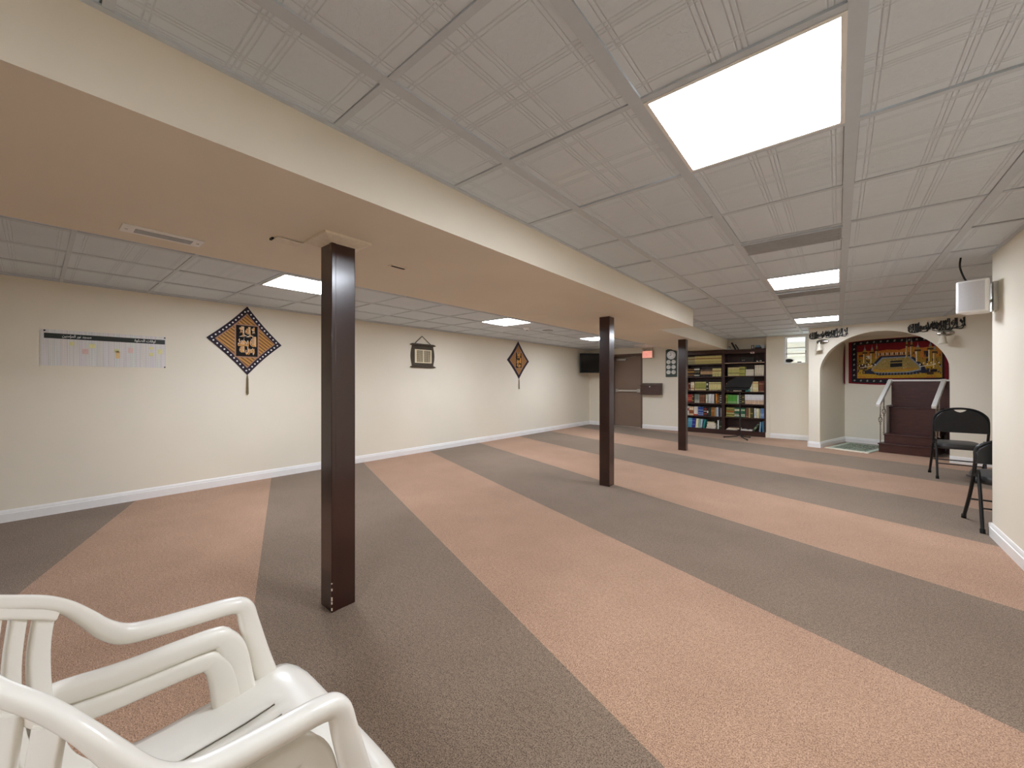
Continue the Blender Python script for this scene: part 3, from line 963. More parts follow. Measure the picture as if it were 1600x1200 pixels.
def row(case, z, items):
    """items: (from, to, count, height, cover, bands, label, group[, lean]) with from/to as shares of the shelf's clear width"""
    x0, x1 = case[0] + .032, case[1] - .032
    for it in items:
        f, t_, n, h, cover, bands, label, grp = it[:8]
        lean = it[8] if len(it) > 8 else 0
        xa, xb = x0 + (x1 - x0) * f, x0 + (x1 - x0) * t_
        w = (xb - xa) / n
        proto = None
        for i in range(n):
            x = xa + w * (i + .5)
            y = YF + random.uniform(.018, .028)
            if lean:
                x -= h / 2 * math.sin(R(lean)) * 0
            zz = z + .0005 + (w / 2 * abs(math.sin(R(lean))))
            if proto is None:
                proto = make_book('book', w * .93, .19, h, cover, bands, (x, y, zz), label, grp if n > 1 else None, lean)
            else:
                o = proto.copy()
                C.objects.link(o)
                place_book(o, (x, y, zz), label, grp, lean)
GA = [(.04, .08, '6E6A38'), (.24, .28, '6E6A38'), (.62, .72, '8C5A24'), (.92, .96, '6E6A38')]
GB = [(.05, .09, 'EFE2A0'), (.2, .3, '35381C'), (.75, .8, 'EFE2A0'), (.9, .95, '35381C')]
WB = [(.08, .16, 'E9E6DA'), (.78, .88, 'E9E6DA')]
S = SH_L
row(BL, S[5], [(.03, .24, 7, .185, 'B6B088', GA, 'faded olive-gold volume at the left end of the left bookcase, top shelf', 'faded gold set, left top shelf'),
               (.24, .995, 22, .195, 'DACF88', GA, 'yellow-gold volume of the long matching set, left bookcase, top shelf', 'yellow-gold set, left top shelf')])
row(BL, S[4], [(.0, .22, 6, .20, '3E2A1E', [(.18, .24, 'C08A3A'), (.5, .66, 'C9943F'), (.84, .9, 'C08A3A')], 'dark brown volume with gold labels, left bookcase, second shelf from the top', 'brown and gold set, left second shelf'),
               (.22, .38, 4, .215, '20221E', [(.1, .2, 'D8D8C8'), (.5, .56, 'C9B67A'), (.74, .9, 'E4E4D8')], 'black volume with white bands, left bookcase, second shelf from the top', 'black and white set, left second shelf'),
               (.40, .74, 10, .175, '27221E', [(.3, .74, 'C7A77E'), (.86, .9, 'C7A77E')], 'black volume with a tan label panel, left bookcase, second shelf from the top', 'black and tan set, left second shelf'),
               (.74, .99, 6, .195, 'DCD290', GA, 'yellow-gold volume at the right end of the left bookcase, second shelf from the top', 'yellow-gold set, left second shelf')])
row(BL, S[3], [(.0, .05, 2, .19, '8A3A22', [(.3, .4, 'C07A4A')], 'rust-red volume at the left end of the left bookcase, third shelf from the top', 'rust-red pair, left third shelf'),
               (.06, .10, 1, .19, '3A2B22', WB, 'dark slim book beside the rust-red pair, left bookcase, third shelf', None),
               (.11, .22, 2, .20, 'E2D2AE', [(.15, .3, 'B98A5A'), (.6, .85, 'F3E9D2')], 'cream ornate volume, left bookcase, third shelf from the top', 'cream ornate pair, left third shelf'),
               (.24, .56, 8, .205, 'A9AB5C', [(.02, .2, 'D9CF94'), (.24, .28, '2F3218'), (.86, .97, 'D9CF94')], 'olive-green volume with cream bands, left bookcase, third shelf from the top', 'olive set, left third shelf'),
               (.57, .62, 1, .20, '23211F', [(.2, .3, 'E9E6DA'), (.6, .85, 'E9E6DA')], 'black and white book between the olive and gold sets, left bookcase, third shelf', None),
               (.64, .99, 7, .195, 'DFD69A', [(.04, .1, '7A6A34'), (.78, .84, '7A6A34'), (.45, .6, 'E6D694')], 'pale gold volume of the set at the right, left bookcase, third shelf from the top', 'pale gold set, left third shelf')])
row(BL, S[2], [(.02, .155, 4, .20, 'A83432', [(.34, .4, 'D9A86A'), (.55, .6, 'D9A86A'), (.0, .12, '4A1A18')], 'red volume of the set, left bookcase, fourth shelf from the top', 'red set, left fourth shelf'),
               (.16, .20, 2, .20, '3A3420', [(.2, .3, 'C9B26A'), (.7, .8, 'C9B26A')], 'dark green-gold volume right of the red set, left bookcase, fourth shelf', 'dark green-gold pair, left fourth shelf'),
               (.225, .375, 3, .205, '7C8478', [(.12, .16, 'EDEBE2'), (.28, .32, 'EDEBE2'), (.03, .06, 'EDEBE2')], 'grey-green volume with white lines, left bookcase, fourth shelf from the top', 'grey-green set, left fourth shelf'),
               (.38, .55, 4, .20, '7B4E38', [(.06, .12, 'B98A62'), (.8, .86, 'B98A62')], 'mid-brown volume, left bookcase, fourth shelf from the top', 'brown set, left fourth shelf'),
               (.555, .61, 1, .205, 'D8DCC0', [(.2, .5, 'EFEFE4')], 'pale green-cream book, left bookcase, fourth shelf from the top', None),
               (.625, .79, 3, .215, 'ECEFEE', [(.1, .16, 'B9C4C4')], 'white volume of three, left bookcase, fourth shelf from the top', 'white volumes, left fourth shelf'),
               (.795, .83, 1, .20, '6A4A2A', [], 'thin brown book left of the orange one, left bookcase, fourth shelf', None),
               (.835, .88, 1, .225, 'E08A2E', [(.3, .7, 'EDA95A')], 'bright orange book, left bookcase, fourth shelf from the top', None),
               (.885, .94, 1, .20, '7A5A34', [(.2, .3, 'C9A26A')], 'brown book right of the orange one, left bookcase, fourth shelf', None),
               (.945, .995, 1, .205, '2A2422', [(.08, .2, 'EDEBE2'), (.36, .46, 'EDEBE2'), (.62, .72, 'EDEBE2'), (.86, .94, 'EDEBE2')], 'dark book with white dashes at the right end, left bookcase, fourth shelf', None)])
row(BL, S[1], [(.0, .06, 1, .215, 'E6E1DA', [(.5, .8, 'A8463E')], 'white and red book at the left end, left bookcase, fifth shelf from the top', None),
               (.07, .20, 2, .205, 'D9C09A', [(.2, .6, '8A4A2A'), (.7, .8, 'F0E4CC')], 'cream book with a brown ornament, left bookcase, fifth shelf from the top', 'cream ornament pair, left fifth shelf'),
               (.21, .325, 2, .21, 'EFE9DD', [(.0, .16, 'C7432E')], 'white book with a red foot, left bookcase, fifth shelf from the top', 'white books with red foot, left fifth shelf'),
               (.33, .485, 3, .21, '3556A0', [(.28, .34, 'B9CDEB'), (.6, .66, 'B9CDEB'), (.1, .14, 'E3ECF7')], 'royal blue volume, left bookcase, fifth shelf from the top', 'blue set, left fifth shelf'),
               (.49, .585, 2, .205, '3A2426', [(.2, .28, 'C9483E'), (.5, .58, 'E9E2DA'), (.76, .84, 'C9483E')], 'dark volume with red and white bands, left bookcase, fifth shelf from the top', 'dark red-banded pair, left fifth shelf'),
               (.59, .63, 1, .205, '26262A', [(.35, .6, 'F2F0EA')], 'black book with a white patch, left bookcase, fifth shelf from the top', None),
               (.635, .70, 2, .205, '24382E', [], 'dark green plain book, left bookcase, fifth shelf from the top', 'dark green pair, left fifth shelf'),
               (.705, .79, 2, .21, 'A8703A', [(.5, .7, 'C98E4E')], 'orange-brown book, left bookcase, fifth shelf from the top', 'orange-brown pair, left fifth shelf'),
               (.80, .84, 1, .205, 'B9A066', [], 'dull gold book, left bookcase, fifth shelf from the top', None),
               (.85, .905, 1, .215, 'C3D6EC', [(.8, .95, 'EFE9F0')], 'pale blue book, left bookcase, fifth shelf from the top', None),
               (.91, .96, 1, .205, '2A2A44', [], 'navy book, left bookcase, fifth shelf from the top', None),
               (.965, .995, 1, .20, 'A9A59C', [], 'thin grey book at the right end, left bookcase, fifth shelf from the top', None)])
row(BL, S[0], [(.02, .145, 3, .225, '5FA7C4', [(.7, .8, '8CC4DA')], 'sky-blue leaning book, left bookcase, bottom shelf', 'sky-blue books, left bottom shelf', 3),
               (.15, .235, 2, .225, '34389A', [(.3, .36, '8A8ED6'), (.7, .76, '8A8ED6')], 'deep blue-violet leaning book, left bookcase, bottom shelf', 'blue-violet pair, left bottom shelf', 4),
               (.25, .335, 2, .215, 'E6E3C2', [], 'cream leaning book, left bookcase, bottom shelf', 'cream pair, left bottom shelf', 5),
               (.345, .385, 1, .21, '9CC6B4', [], 'mint green leaning book, left bookcase, bottom shelf', None, 6),
               (.39, .44, 1, .21, 'BCD2EA', [(.1, .3, 'E9EEF4')], 'pale blue leaning book, left bookcase, bottom shelf', None, 7),
               (.46, .515, 2, .21, '2E8C8A', [], 'teal leaning book, left bookcase, bottom shelf', 'teal pair, left bottom shelf', 10),
               (.88, .92, 1, .205, 'EFEFEA', [], 'white upright book near the right end, left bookcase, bottom shelf', None),
               (.925, .995, 2, .19, '33382E', [(.3, .4, '8A9A6A')], 'dark mottled book at the right end, left bookcase, bottom shelf', 'dark pair, left bottom shelf')])
def flatbook(x, z, w, d, h, col, label, rot, page=True, yy=.03, group=None):
    b = MB()
    b.box(-w / 2, w / 2, 0, d, 0, .003).box(-w / 2, w / 2, 0, d, h - .003, h).box(-w / 2, w / 2, d - .004, d, 0, h)
    b.box(-w / 2 + .003, w / 2 - .003, .002, d - .003, .003, h - .003, 1)
    o = b.build('book', [bmat(col), PAGES], smooth=False)
    o.location = (x, YF + yy, z + .0006)
    o.rotation_euler = (0, 0, R(rot))
    return tag(o, label, 'book', group)
xl = lambda f: BL[0] + .032 + (BL[1] - BL[0] - .064) * f
xr = lambda f: BR[0] + .032 + (BR[1] - BR[0] - .064) * f
zz = S[0]
for k, (col, lab, rot) in enumerate((('C9CCD6', 'lowest grey-white booklet of the pile, left bookcase, bottom shelf', -5), ('E9E6DE', 'second white booklet of the pile, left bookcase, bottom shelf', 6),
                                     ('D5D9DA', 'third pale booklet of the pile, left bookcase, bottom shelf', -8), ('F1EDE2', 'fourth cream-white booklet of the pile, left bookcase, bottom shelf', 4),
                                     ('E6DFA8', 'topmost yellowish booklet of the pile, left bookcase, bottom shelf', 9))):
    h = (.035, .03, .032, .028, .024)[k]
    flatbook(xl(.70) + .01 * ((k % 2) * 2 - 1), zz, .20 - .012 * k, .18, h, col, lab, rot)
    zz += h + .0008

S = SH_R
row(BR, S[4], [(.075, .375, 11, .195, 'CBC67E', [(.02, .12, 'E2D2A0'), (.3, .36, '3A3E1E'), (.86, .97, 'E2D2A0')], 'olive volume with pale head and foot, right bookcase, second shelf from the top', 'olive set, right second shelf'),
               (.375, .52, 5, .205, 'B8B860', [(.2, .26, '33361A'), (.7, .78, '33361A')], 'mossy green-gold volume, right bookcase, second shelf from the top', 'mossy set, right second shelf'),
               (.76, .99, 5, .235, 'E2D8C2', [(.1, .14, 'B9AB8E'), (.82, .86, 'B9AB8E')], 'tall cream volume at the right end, right bookcase, second shelf from the top', 'tall cream set, right second shelf')])
zz = S[4]
for k, (col, h, lab) in enumerate((('E6E3DE', .035, 'bottom white book of the flat stack, right bookcase, second shelf'), ('C9CFCC', .03, 'second pale grey book of the flat stack, right bookcase, second shelf'),
                                   ('EFEBE4', .03, 'third off-white book of the flat stack, right bookcase, second shelf'), ('4E9A94', .05, 'topmost teal book of the flat stack, right bookcase, second shelf'))):
    flatbook(xr(.635), zz, .165, .19, h, col, lab, (2, -3, 1, 0)[k])
    zz += h + .0008
row(BR, S[3], [(.015, .055, 1, .20, '6A4636', [], 'thin brown book at the left end, right bookcase, third shelf from the top', None),
               (.065, .11, 1, .205, '2C2A26', [(.06, .16, 'E9E6DA'), (.3, .4, 'E9E6DA')], 'dark book with two white labels, right bookcase, third shelf from the top', None),
               (.12, .20, 2, .20, '2A2422', [], 'plain black book behind the music stand desk, right bookcase, third shelf', 'plain black pair, right third shelf'),
               (.53, .645, 3, .185, '3F8F84', [(.2, .25, '9CC9BE')], 'teal-green volume, right bookcase, third shelf from the top', 'teal set, right third shelf'),
               (.65, .705, 1, .20, 'DCDCC6', [], 'pale green-grey book, right bookcase, third shelf from the top', None),
               (.71, .85, 3, .225, 'EAD9A0', [(.2, .4, 'F3E9C6'), (.8, .9, 'D9A06A')], 'pale yellow volume, right bookcase, third shelf from the top', 'pale yellow set, right third shelf'),
               (.86, .99, 4, .235, '7A4438', [(.0, .08, 'C9A58A'), (.7, .76, 'B98A6A')], 'reddish brown volume at the right end, right bookcase, third shelf from the top', 'reddish brown set, right third shelf')])
zz = S[3]
for k, (col, h, lab) in enumerate((('3A302A', .03, 'dark flat book under the music stand desk, right bookcase, third shelf'), ('D9D5CC', .03, 'white flat book under the music stand desk, right bookcase, third shelf'))):
    flatbook(xr(.31), zz, .15, .18, h, col, lab, 3 - 5 * k)
    zz += h + .0008
row(BR, S[2], [(.02, .075, 2, .205, '8A9A3A', [(.1, .2, 'D6C97A'), (.7, .8, 'D6C97A')], 'green-gold volume at the left end, right bookcase, fourth shelf from the top', 'green-gold pair, right fourth shelf'),
               (.08, .31, 5, .20, '63C04E', [(.05, .3, '9CC98A'), (.86, .95, '8CC97A')], 'bright green volume, right bookcase, fourth shelf from the top', 'bright green set, right fourth shelf'),
               (.315, .365, 1, .20, 'C6DEC0', [], 'pale green book right of the bright green set, right bookcase, fourth shelf', None),
               (.385, .425, 1, .205, '201E1E', [(.1, .18, 'E9E6DA'), (.34, .42, 'E9E6DA'), (.58, .66, 'E9E6DA'), (.84, .92, 'E9E6DA')], 'black book with white dashes behind the stand pole, right bookcase, fourth shelf', None),
               (.44, .50, 2, .205, '4A4424', [(.2, .3, 'B9A65A'), (.7, .78, 'B9A65A')], 'dark olive-gold volume right of the stand pole, right bookcase, fourth shelf', 'dark olive-gold pair, right fourth shelf'),
               (.515, .985, 13, .215, 'EDEDEF', [(.0, .34, 'D9BFA4'), (.36, .42, 'B98A66'), (.55, .58, 'C9C9DA')], 'white volume with a tan lower half, of the long matching set, right bookcase, fourth shelf', 'white and tan set, right fourth shelf')])
row(BR, S[1], [(.03, .245, 7, .215, '86843C', [(.06, .12, 'C9BF7A'), (.34, .42, 'D9CFA0'), (.5, .64, 'B5652E'), (.86, .92, 'C9BF7A')], 'olive volume with an orange label, right bookcase, fifth shelf from the top', 'olive and orange set, right fifth shelf'),
               (.25, .375, 4, .21, '2C6A4A', [(.1, .2, 'E9E6D6'), (.26, .34, 'E9E6D6'), (.66, .86, 'E2E2C6')], 'dark green volume with white bands left of the stand pole, right bookcase, fifth shelf', 'green and white set left of pole, right fifth shelf'),
               (.415, .52, 3, .21, '2F6E4C', [(.1, .2, 'D6DCC2'), (.26, .34, 'D6DCC2'), (.7, .86, 'B9C6A0')], 'dark green volume with pale bands right of the stand pole, right bookcase, fifth shelf', 'green and pale set right of pole, right fifth shelf'),
               (.535, .61, 2, .215, '7A5A4A', [(.1, .16, 'C9A58A')], 'dull brown volume, right bookcase, fifth shelf from the top', 'dull brown pair, right fifth shelf'),
               (.615, .65, 1, .215, 'C9B06A', [], 'slim tan-gold book, right bookcase, fifth shelf from the top', None),
               (.655, .72, 2, .215, '4E4E30', [(.4, .5, 'B9A65A')], 'dark olive book before the gap, right bookcase, fifth shelf from the top', 'dark olive pair, right fifth shelf'),
               (.745, .795, 1, .215, 'E0DDD6', [(.2, .5, 'C6CFDA')], 'white and grey-blue book, right bookcase, fifth shelf from the top', None),
               (.80, .865, 2, .21, 'E4E0BE', [(.7, .9, 'EFEEDD')], 'cream-yellow book, right bookcase, fifth shelf from the top', 'cream-yellow pair, right fifth shelf'),
               (.87, .895, 1, .205, 'C9B24A', [], 'thin mustard book, right bookcase, fifth shelf from the top', None),
               (.90, .99, 3, .215, '6E93C6', [(.2, .5, '9CB9DE')], 'blue volume at the right end, right bookcase, fifth shelf from the top', 'blue set, right fifth shelf')])
row(BR, S[0], [(.70, .76, 1, .17, '3A4A34', [(.3, .6, '7A8A6A')], 'dark green book leaning far over, right bookcase, bottom shelf', None, 32),
               (.865, .905, 1, .215, '8FB4D0', [], 'pale steel-blue leaning book, right bookcase, bottom shelf', None, 5),
               (.945, .99, 1, .235, '4E86A8', [], 'mid-blue upright book at the right end, right bookcase, bottom shelf', None)])
zz = S[0]
for k, (col, h, w_, x_, lab) in enumerate((('EDE9E0', .022, .22, .18, 'white booklet under the brown one, right bookcase, bottom shelf at left'), ('8A6A52', .03, .24, .23, 'brown flat book on the white booklet, right bookcase, bottom shelf'),
                                           )):
    flatbook(xr(x_), zz, w_, .2, h, col, lab, 4 - 8 * k)
    zz += h + .0008
ob = MB()
for sx in (-1, 1):
    pg = [(0, 0, .012), (sx * .03, 0, .026), (sx * .08, 0, .028), (sx * .125, 0, .02), (sx * .125, 0, .006), (0, 0, .002)]
    ob.prism(pg if sx > 0 else pg[::-1], (0, .19, 0))
o = ob.build('open_book', bmat('EFEBE2'))
o.location = (xr(.54), YF + .03, S[0] + .001); o.rotation_euler = (0, 0, R(-6))
tag(o, 'open white book lying right of the stand pole, right bookcase, bottom shelf', 'book')
# equipment on the right bookcase's top shelf and on its top
t = thing('amplifier', 'black amplifier box on the top shelf of the right bookcase', 'amplifier', (xr(.56), YF + .12, S[5]))
MB().box(xr(.40), xr(.74), YF + .03, YF + .25, S[5] + .001, S[5] + .115).build('amplifier_case', 'black', t, bevel=.004)
for x in (.46, .50):
    MB().lathe((xr(x), YF + .03, S[5] + .05), [(.014, 0), (.012, -.014), (.001, -.014)], 14, axis='y').build('control_knob', 'chrome', t)
for x, l in ((.82, 'left small chrome microphone head on the top shelf of the right bookcase'), (.90, 'right small chrome microphone head on the top shelf of the right bookcase')):
    t = thing('microphone', l, 'microphone', (xr(x), YF + .06, S[5]))
    MB().lathe((xr(x), YF + .06, S[5] + .022), [(.001, -.03), (.016, -.024), (.021, -.01), (.021, .0), (.016, .004)], 12, axis='y').build('grille_head', 'chrome', t)
    MB().lathe((xr(x), YF + .06, S[5] + .022), [(.016, .004), (.012, .02), (.010, .12), (.001, .125)], 12, axis='y').build('handle', 'black', t)
t = thing('lamp_switch_box', 'small grey-pink box hung under the top board of the right bookcase', 'box', (xr(.70), YF, 1.84))
MB().box(xr(.66), xr(.76), YF - .012, YF + .02, 1.845, 1.88).build('box_case', 'rose', t, bevel=.003)
MB().box(xr(.69), xr(.73), YF - .015, YF - .01, 1.855, 1.87).build('button', 'black', t)
zt = 1.951
tag(MB().prism([(xr(.02), YF + .05, zt), (xr(.16), YF + .05, zt), (xr(.15), YF + .05, zt + .03), (xr(.05), YF + .05, zt + .022)], (0, .14, 0)).build('paper_packet', 'white', base=(xr(.09), YF + .12, zt)),
    'white paper packet on top of the right bookcase, at its left end', 'packet')
t = thing('desk_clock', 'small dark-framed clock on top of the right bookcase, left end', 'clock', (xr(.06), YF + .2, zt))
MB().box(xr(.02), xr(.10), YF + .19, YF + .21, zt, zt + .09).build('clock_frame', 'black', t, bevel=.004)
MB().box(xr(.03), xr(.09), YF + .187, YF + .191, zt + .012, zt + .078).build('clock_face', 'dial', t, smooth=False)
tag(MB().obox((xr(.21), YF + .10, zt + .088), (.5, 0, -1), (0, 1, 0), (1, 0, .5), .095, .006, .018).build('dark_folder', 'black', base=(xr(.24), YF + .10, zt), bevel=.003),
    'black slim folder tilted on top of the right bookcase, left of its middle', 'folder')
tag(MB().obox((xr(.29), YF + .13, zt + .068), (.55, 0, -1), (0, 1, 0), (1, 0, .55), .07, .006, .012).build('dark_folder', 'black', base=(xr(.31), YF + .13, zt), bevel=.003),
    'shorter black folder tilted beside the taller one on top of the right bookcase', 'folder')
t = thing('picture_frame', 'small dark picture frame on top of the right bookcase, right of its middle', 'picture frame', (xr(.70), YF + .1, zt))
f_ = MB(); fx0, fx1 = xr(.665), xr(.735)
f_.box(fx0, fx0 + .012, YF + .09, YF + .105, zt, zt + .085).box(fx1 - .012, fx1, YF + .09, YF + .105, zt, zt + .085).box(fx0, fx1, YF + .09, YF + .105, zt, zt + .012).box(fx0, fx1, YF + .09, YF + .105, zt + .073, zt + .085)
f_.build('frame_border', 'black', t, smooth=False)
MB().box(fx0 + .01, fx1 - .01, YF + .098, YF + .103, zt + .01, zt + .075).build('picture', 'dial', t, smooth=False)
tag(MB().box(xr(.76), xr(.92), YF + .02, YF + .2, zt, zt + .03).build('laptop', 'black', base=(xr(.84), YF + .11, zt), bevel=.003), 'flat black case lying on top of the right bookcase, near its right end', 'case')
tag(MB().box(xr(.76), xr(.87), YF + .13, YF + .22, zt + .031, zt + .085).build('carton', bmat('8FB4D0'), base=(xr(.81), YF + .17, zt + .031), bevel=.003), 'pale blue carton on the flat black case, top of the right bookcase', 'carton')
tag(MB().box(xr(.925), xr(.985), YF + .05, YF + .2, zt, zt + .075).build('carton', bmat('DCE6EC'), base=(xr(.955), YF + .12, zt), bevel=.003), 'white carton at the right end of the top of the right bookcase', 'carton')

# ================================================================== MUSIC STAND
sx, sy = -1.615, 9.62
t = thing('music_stand', 'black music stand with a tilted desk, in front of the right bookcase', 'music stand', (sx, sy, 0), R(10))
MB().tube([(sx, sy, .06), (sx, sy, .55)], .013, 12).tube([(sx, sy, .5), (sx, sy, 1.02)], .009, 12).build('pole', 'black', t)
MB().lathe((sx, sy, .5), [(.016, 0), (.02, .01), (.02, .05), (.014, .06)], 12).tube([(sx, sy, .53), (sx + .045, sy - .02, .53)], .006, 8).build('height_clamp', 'black', t)
for a in (188, 305, 62):
    e = (sx + .30 * math.cos(R(a)), sy + .30 * math.sin(R(a)), .016)
    l = MB().tube([(sx, sy, .075), (sx + .06 * math.cos(R(a)), sy + .06 * math.sin(R(a)), .05), (sx + .2 * math.cos(R(a)), sy + .2 * math.sin(R(a)), .024), e], .011, 8).build('leg', 'black', t)
    MB().tube([(e[0] - .02 * math.cos(R(a)), e[1] - .02 * math.sin(R(a)), .014), (e[0] + .012 * math.cos(R(a)), e[1] + .012 * math.sin(R(a)), .014)], .0135, 8).build('rubber_tip', 'rubber', l)
dk = MB()
ax = Vector((math.cos(R(8)), math.sin(R(8)), 0)); ud = Vector((0, .55, .83)).normalized(); ud = (ud - ax * ud.dot(ax)).normalized(); nd = ax.cross(ud)
dc = Vector((sx - .02, sy, 1.175))
ol = [(-.275, -.17), (-.245, -.175), (.17, -.165), (.22, -.08), (.275, .12), (.285, .16), (.22, .15), (.16, .175), (-.05, .165), (-.20, .06), (-.25, -.05)]
dk.prism([dc + ax * a + ud * b_ - nd * .0 for a, b_ in ol], nd * .006)
dk.obox(dc - ud * .118 + nd * .028 + ax * (-.02), ax, ud, nd, .225, .004, .028)
dk.build('desk', 'vinyl', t)['label'] = 'black desk draped in dark cloth'
MB().obox((sx, sy, 1.045), (1, 0, 0), (0, 1, 0), (0, 0, 1), .022, .02, .035).tube([(sx - .09, sy - .03, 1.06), (sx, sy - .02, 1.03), (sx + .05, sy - .02, 1.05)], .006, 8).build('desk_bracket', 'steel', t)['label'] = 'metal bracket'

# ================================================================== NICHE
M['lettering'] = mat('black_cut_lettering', '17130F', 0.35)
M['letteredge'] = mat('silver_lettering_edge', 'A9A192', 0.35, .3)
def wall_script(x0, x1, z0, z1, label):
    b_ = MB(nw)
    w, h = x1 - x0, z1 - z0
    parts = [('لا', .90, .10, .05, .95), ('إله', .76, .17, .10, .88), ('إلا', .66, .14, .04, .96), ('الله', .50, .19, .02, .84), ('محمد', .33, .26, .16, .78), ('رسول', .14, .25, .02, .86), ('الله', .0, .20, .0, .80), ('محمد', .42, .18, .42, .5)]
    for bold, d, mi in ((.058, .010, 0), (.085, .004, 1)):
        for s_, fx, fw, fz, fh in parts:
            put_text(b_, shape_ar(s_), (x0 + w * fx, -.001, z0 + h * fz), (1, 0, 0), (0, 0, 1), w * fw, h * fh, (0, -1, 0), d, bold, mi, tilt=-.03)
    # flowing strokes that tie the words together
    sw = [[(.02, .30), (.03, .08), (.12, .0), (.22, .10), (.26, .45)], [(.20, .12), (.30, .02), (.38, .18), (.46, .55)], [(.44, .10), (.54, .02), (.60, .25), (.66, .75)], [(.62, .08), (.76, .02), (.80, .3), (.86, .85)], [(.80, .16), (.92, .06), (.97, .3), (.985, 1.0)], [(.0, .42), (.05, .7), (.11, .62), (.06, .4)]]
    for q in sw:
        pts_ = [(x0 + w * a, -.008, z0 + h * c) for a, c in cat([p for p in q], 6)]
        b_.tube(pts_, .0065, 6, 0)
    o = b_.build('wall_lettering', ['lettering', 'letteredge'], base=nw(((x0 + x1) / 2, 0, z0)), rotz=-NT_, smooth=False)
    return tag(o, label, 'lettering', 'black script beside the arch')
wall_script(.01, .585, 2.005, 2.165, 'black cut-out Arabic lettering left of the arch top, next to the window')
wall_script(1.335, 1.945, 1.985, 2.165, 'black cut-out Arabic lettering right of the arch top')

def sconce(x, z, label):
    t = thing('wall_sconce', label, 'wall lamp', nw((x, 0, z)), -NT_, 'wall lamps beside the arch')
    b_ = MB(nw)
    b_.lathe((x, 0, z), [(.001, -.03), (.05, -.028), (.085, -.016), (.095, -.002), (.095, 0)], 24, axis='y', sx=1.0, sy=.52)
    b_.build('back_plate', 'chrome', t)
    b_ = MB(nw)
    b_.tube([(x, -.02, z), (x - .01, -.07, z + .015), (x - .015, -.105, z + .005), (x - .015, -.11, z - .03)], .009, 10)
    b_.lathe((x - .015, -.11, z - .03), [(.012, .02), (.026, .012), (.03, -.012), (.02, -.016)], 16)
    b_.build('lamp_arm', 'chrome', t)
    b_ = MB(nw)
    c = (x - .015, -.11, z)
    pr_ = [(.024, -.035), (.034, -.05), (.040, -.09), (.044, -.135), (.058, -.165), (.055, -.165), (.041, -.134), (.037, -.09), (.030, -.052), (.02, -.04)]
    b_.lathe(c, pr_, 24)
    b_.build('glass_shade', 'frost', t)['label'] = 'frosted bell-shaped glass shade'
sconce(.215, 1.945, 'chrome wall lamp with a frosted shade left of the arch, near the window')
sconce(1.745, 1.945, 'chrome wall lamp with a frosted shade right of the arch, above the folding chair')

# tapestry on the niche back wall
for k, v in dict(tap_red='7A1220', tap_dkred='5E0E1A', tap_black='1C1A22', tap_gold='A27F30', tap_tan='A08A4E', tap_yellow='BE942C', tap_orange='C07A34', tap_grey='8E96A0', tap_navy='262A3E', tap_cream='E8DCC0', tap_brown='4A3420').items():
    M[k] = mat(k + '_pile', v, 0.9, noise=(90, .28), bump=(220, .5, .003))
TM = ['tap_red', 'tap_dkred', 'tap_black', 'tap_gold', 'tap_tan', 'tap_yellow', 'tap_orange', 'tap_grey', 'tap_navy', 'tap_cream', 'tap_brown']
TI = {n[4:]: i for i, n in enumerate(TM)}
t = thing('tapestry', 'red-bordered tapestry of a golden courtyard with towers, hung across the back of the niche', 'tapestry', nw((.88, NB - .02, 1.15)), -NT_)
TX0, TX1, TZ0, TZ1 = .215, 1.58, 1.155, 2.035
def TP(u, v, k):
    sag = .03 * (2 * u - 1) ** 2 * (1 - v) - .035 * (1 - v) * 0 + .03 * abs(2 * u - 1) ** 3 * v * -1
    return (TX0 + (TX1 - TX0) * u, NB - .012 - .0012 * k, TZ0 + (TZ1 - TZ0) * v + sag)
def gridsheet(mb, u0, u1, v0, v1, k, mi, n=14):
    vs, fs = [], []
    for i in range(n + 1):
        for j in range(2):
            vs.append(TP(u0 + (u1 - u0) * i / n, v0 + (v1 - v0) * j, k))
    for i in range(n):
        fs.append((2 * i, 2 * i + 2, 2 * i + 3, 2 * i + 1))
    mb.add(vs, fs, mi)
b_ = MB(nw)
vs, fs = [], []
n = 14
for y in (-.0, .010):
    for i in range(n + 1):
        for j in (0, 1):
            p = TP(i / n, j, 0); vs.append((p[0], p[1] + y, p[2]))
o2 = 2 * (n + 1)
for i in range(n):
    fs += [(2 * i, 2 * i + 2, 2 * i + 3, 2 * i + 1), (o2 + 2 * i, o2 + 2 * i + 1, o2 + 2 * i + 3, o2 + 2 * i + 2), (2 * i, o2 + 2 * i, o2 + 2 * i + 2, 2 * i + 2), (2 * i + 1, 2 * i + 3, o2 + 2 * i + 3, o2 + 2 * i + 1)]
fs += [(0, 1, o2 + 1, o2), (2 * n, o2 + 2 * n, o2 + 2 * n + 1, 2 * n + 1)]
b_.add(vs, fs, 0)
b_.build('woven_ground', ['tap_red'], t, smooth=False)
b_ = MB(nw)
for u0, u1, v0, v1 in ((.035, .965, .03, .125), (.035, .965, .90, .985), (.035, .095, .03, .985), (.945, .965, .03, .985)):
    gridsheet(b_, u0, u1, v0, v1, 1, 0)
for i in range(13):
    for v in (.078, .942):
        u = .07 + .86 * i / 12
        for da in range(5):
            a = 2 * PI * da / 5
            p = [TP(u + .004 * math.cos(a) + .008 * math.cos(a + d), v + .009 * math.sin(a) + .013 * math.sin(a + d), 2) for d in (-.5, 0, .5)]
            b_.add([TP(u, v, 2)] + p, [(0, 1, 2, 3)], 1 if da % 2 else 2)
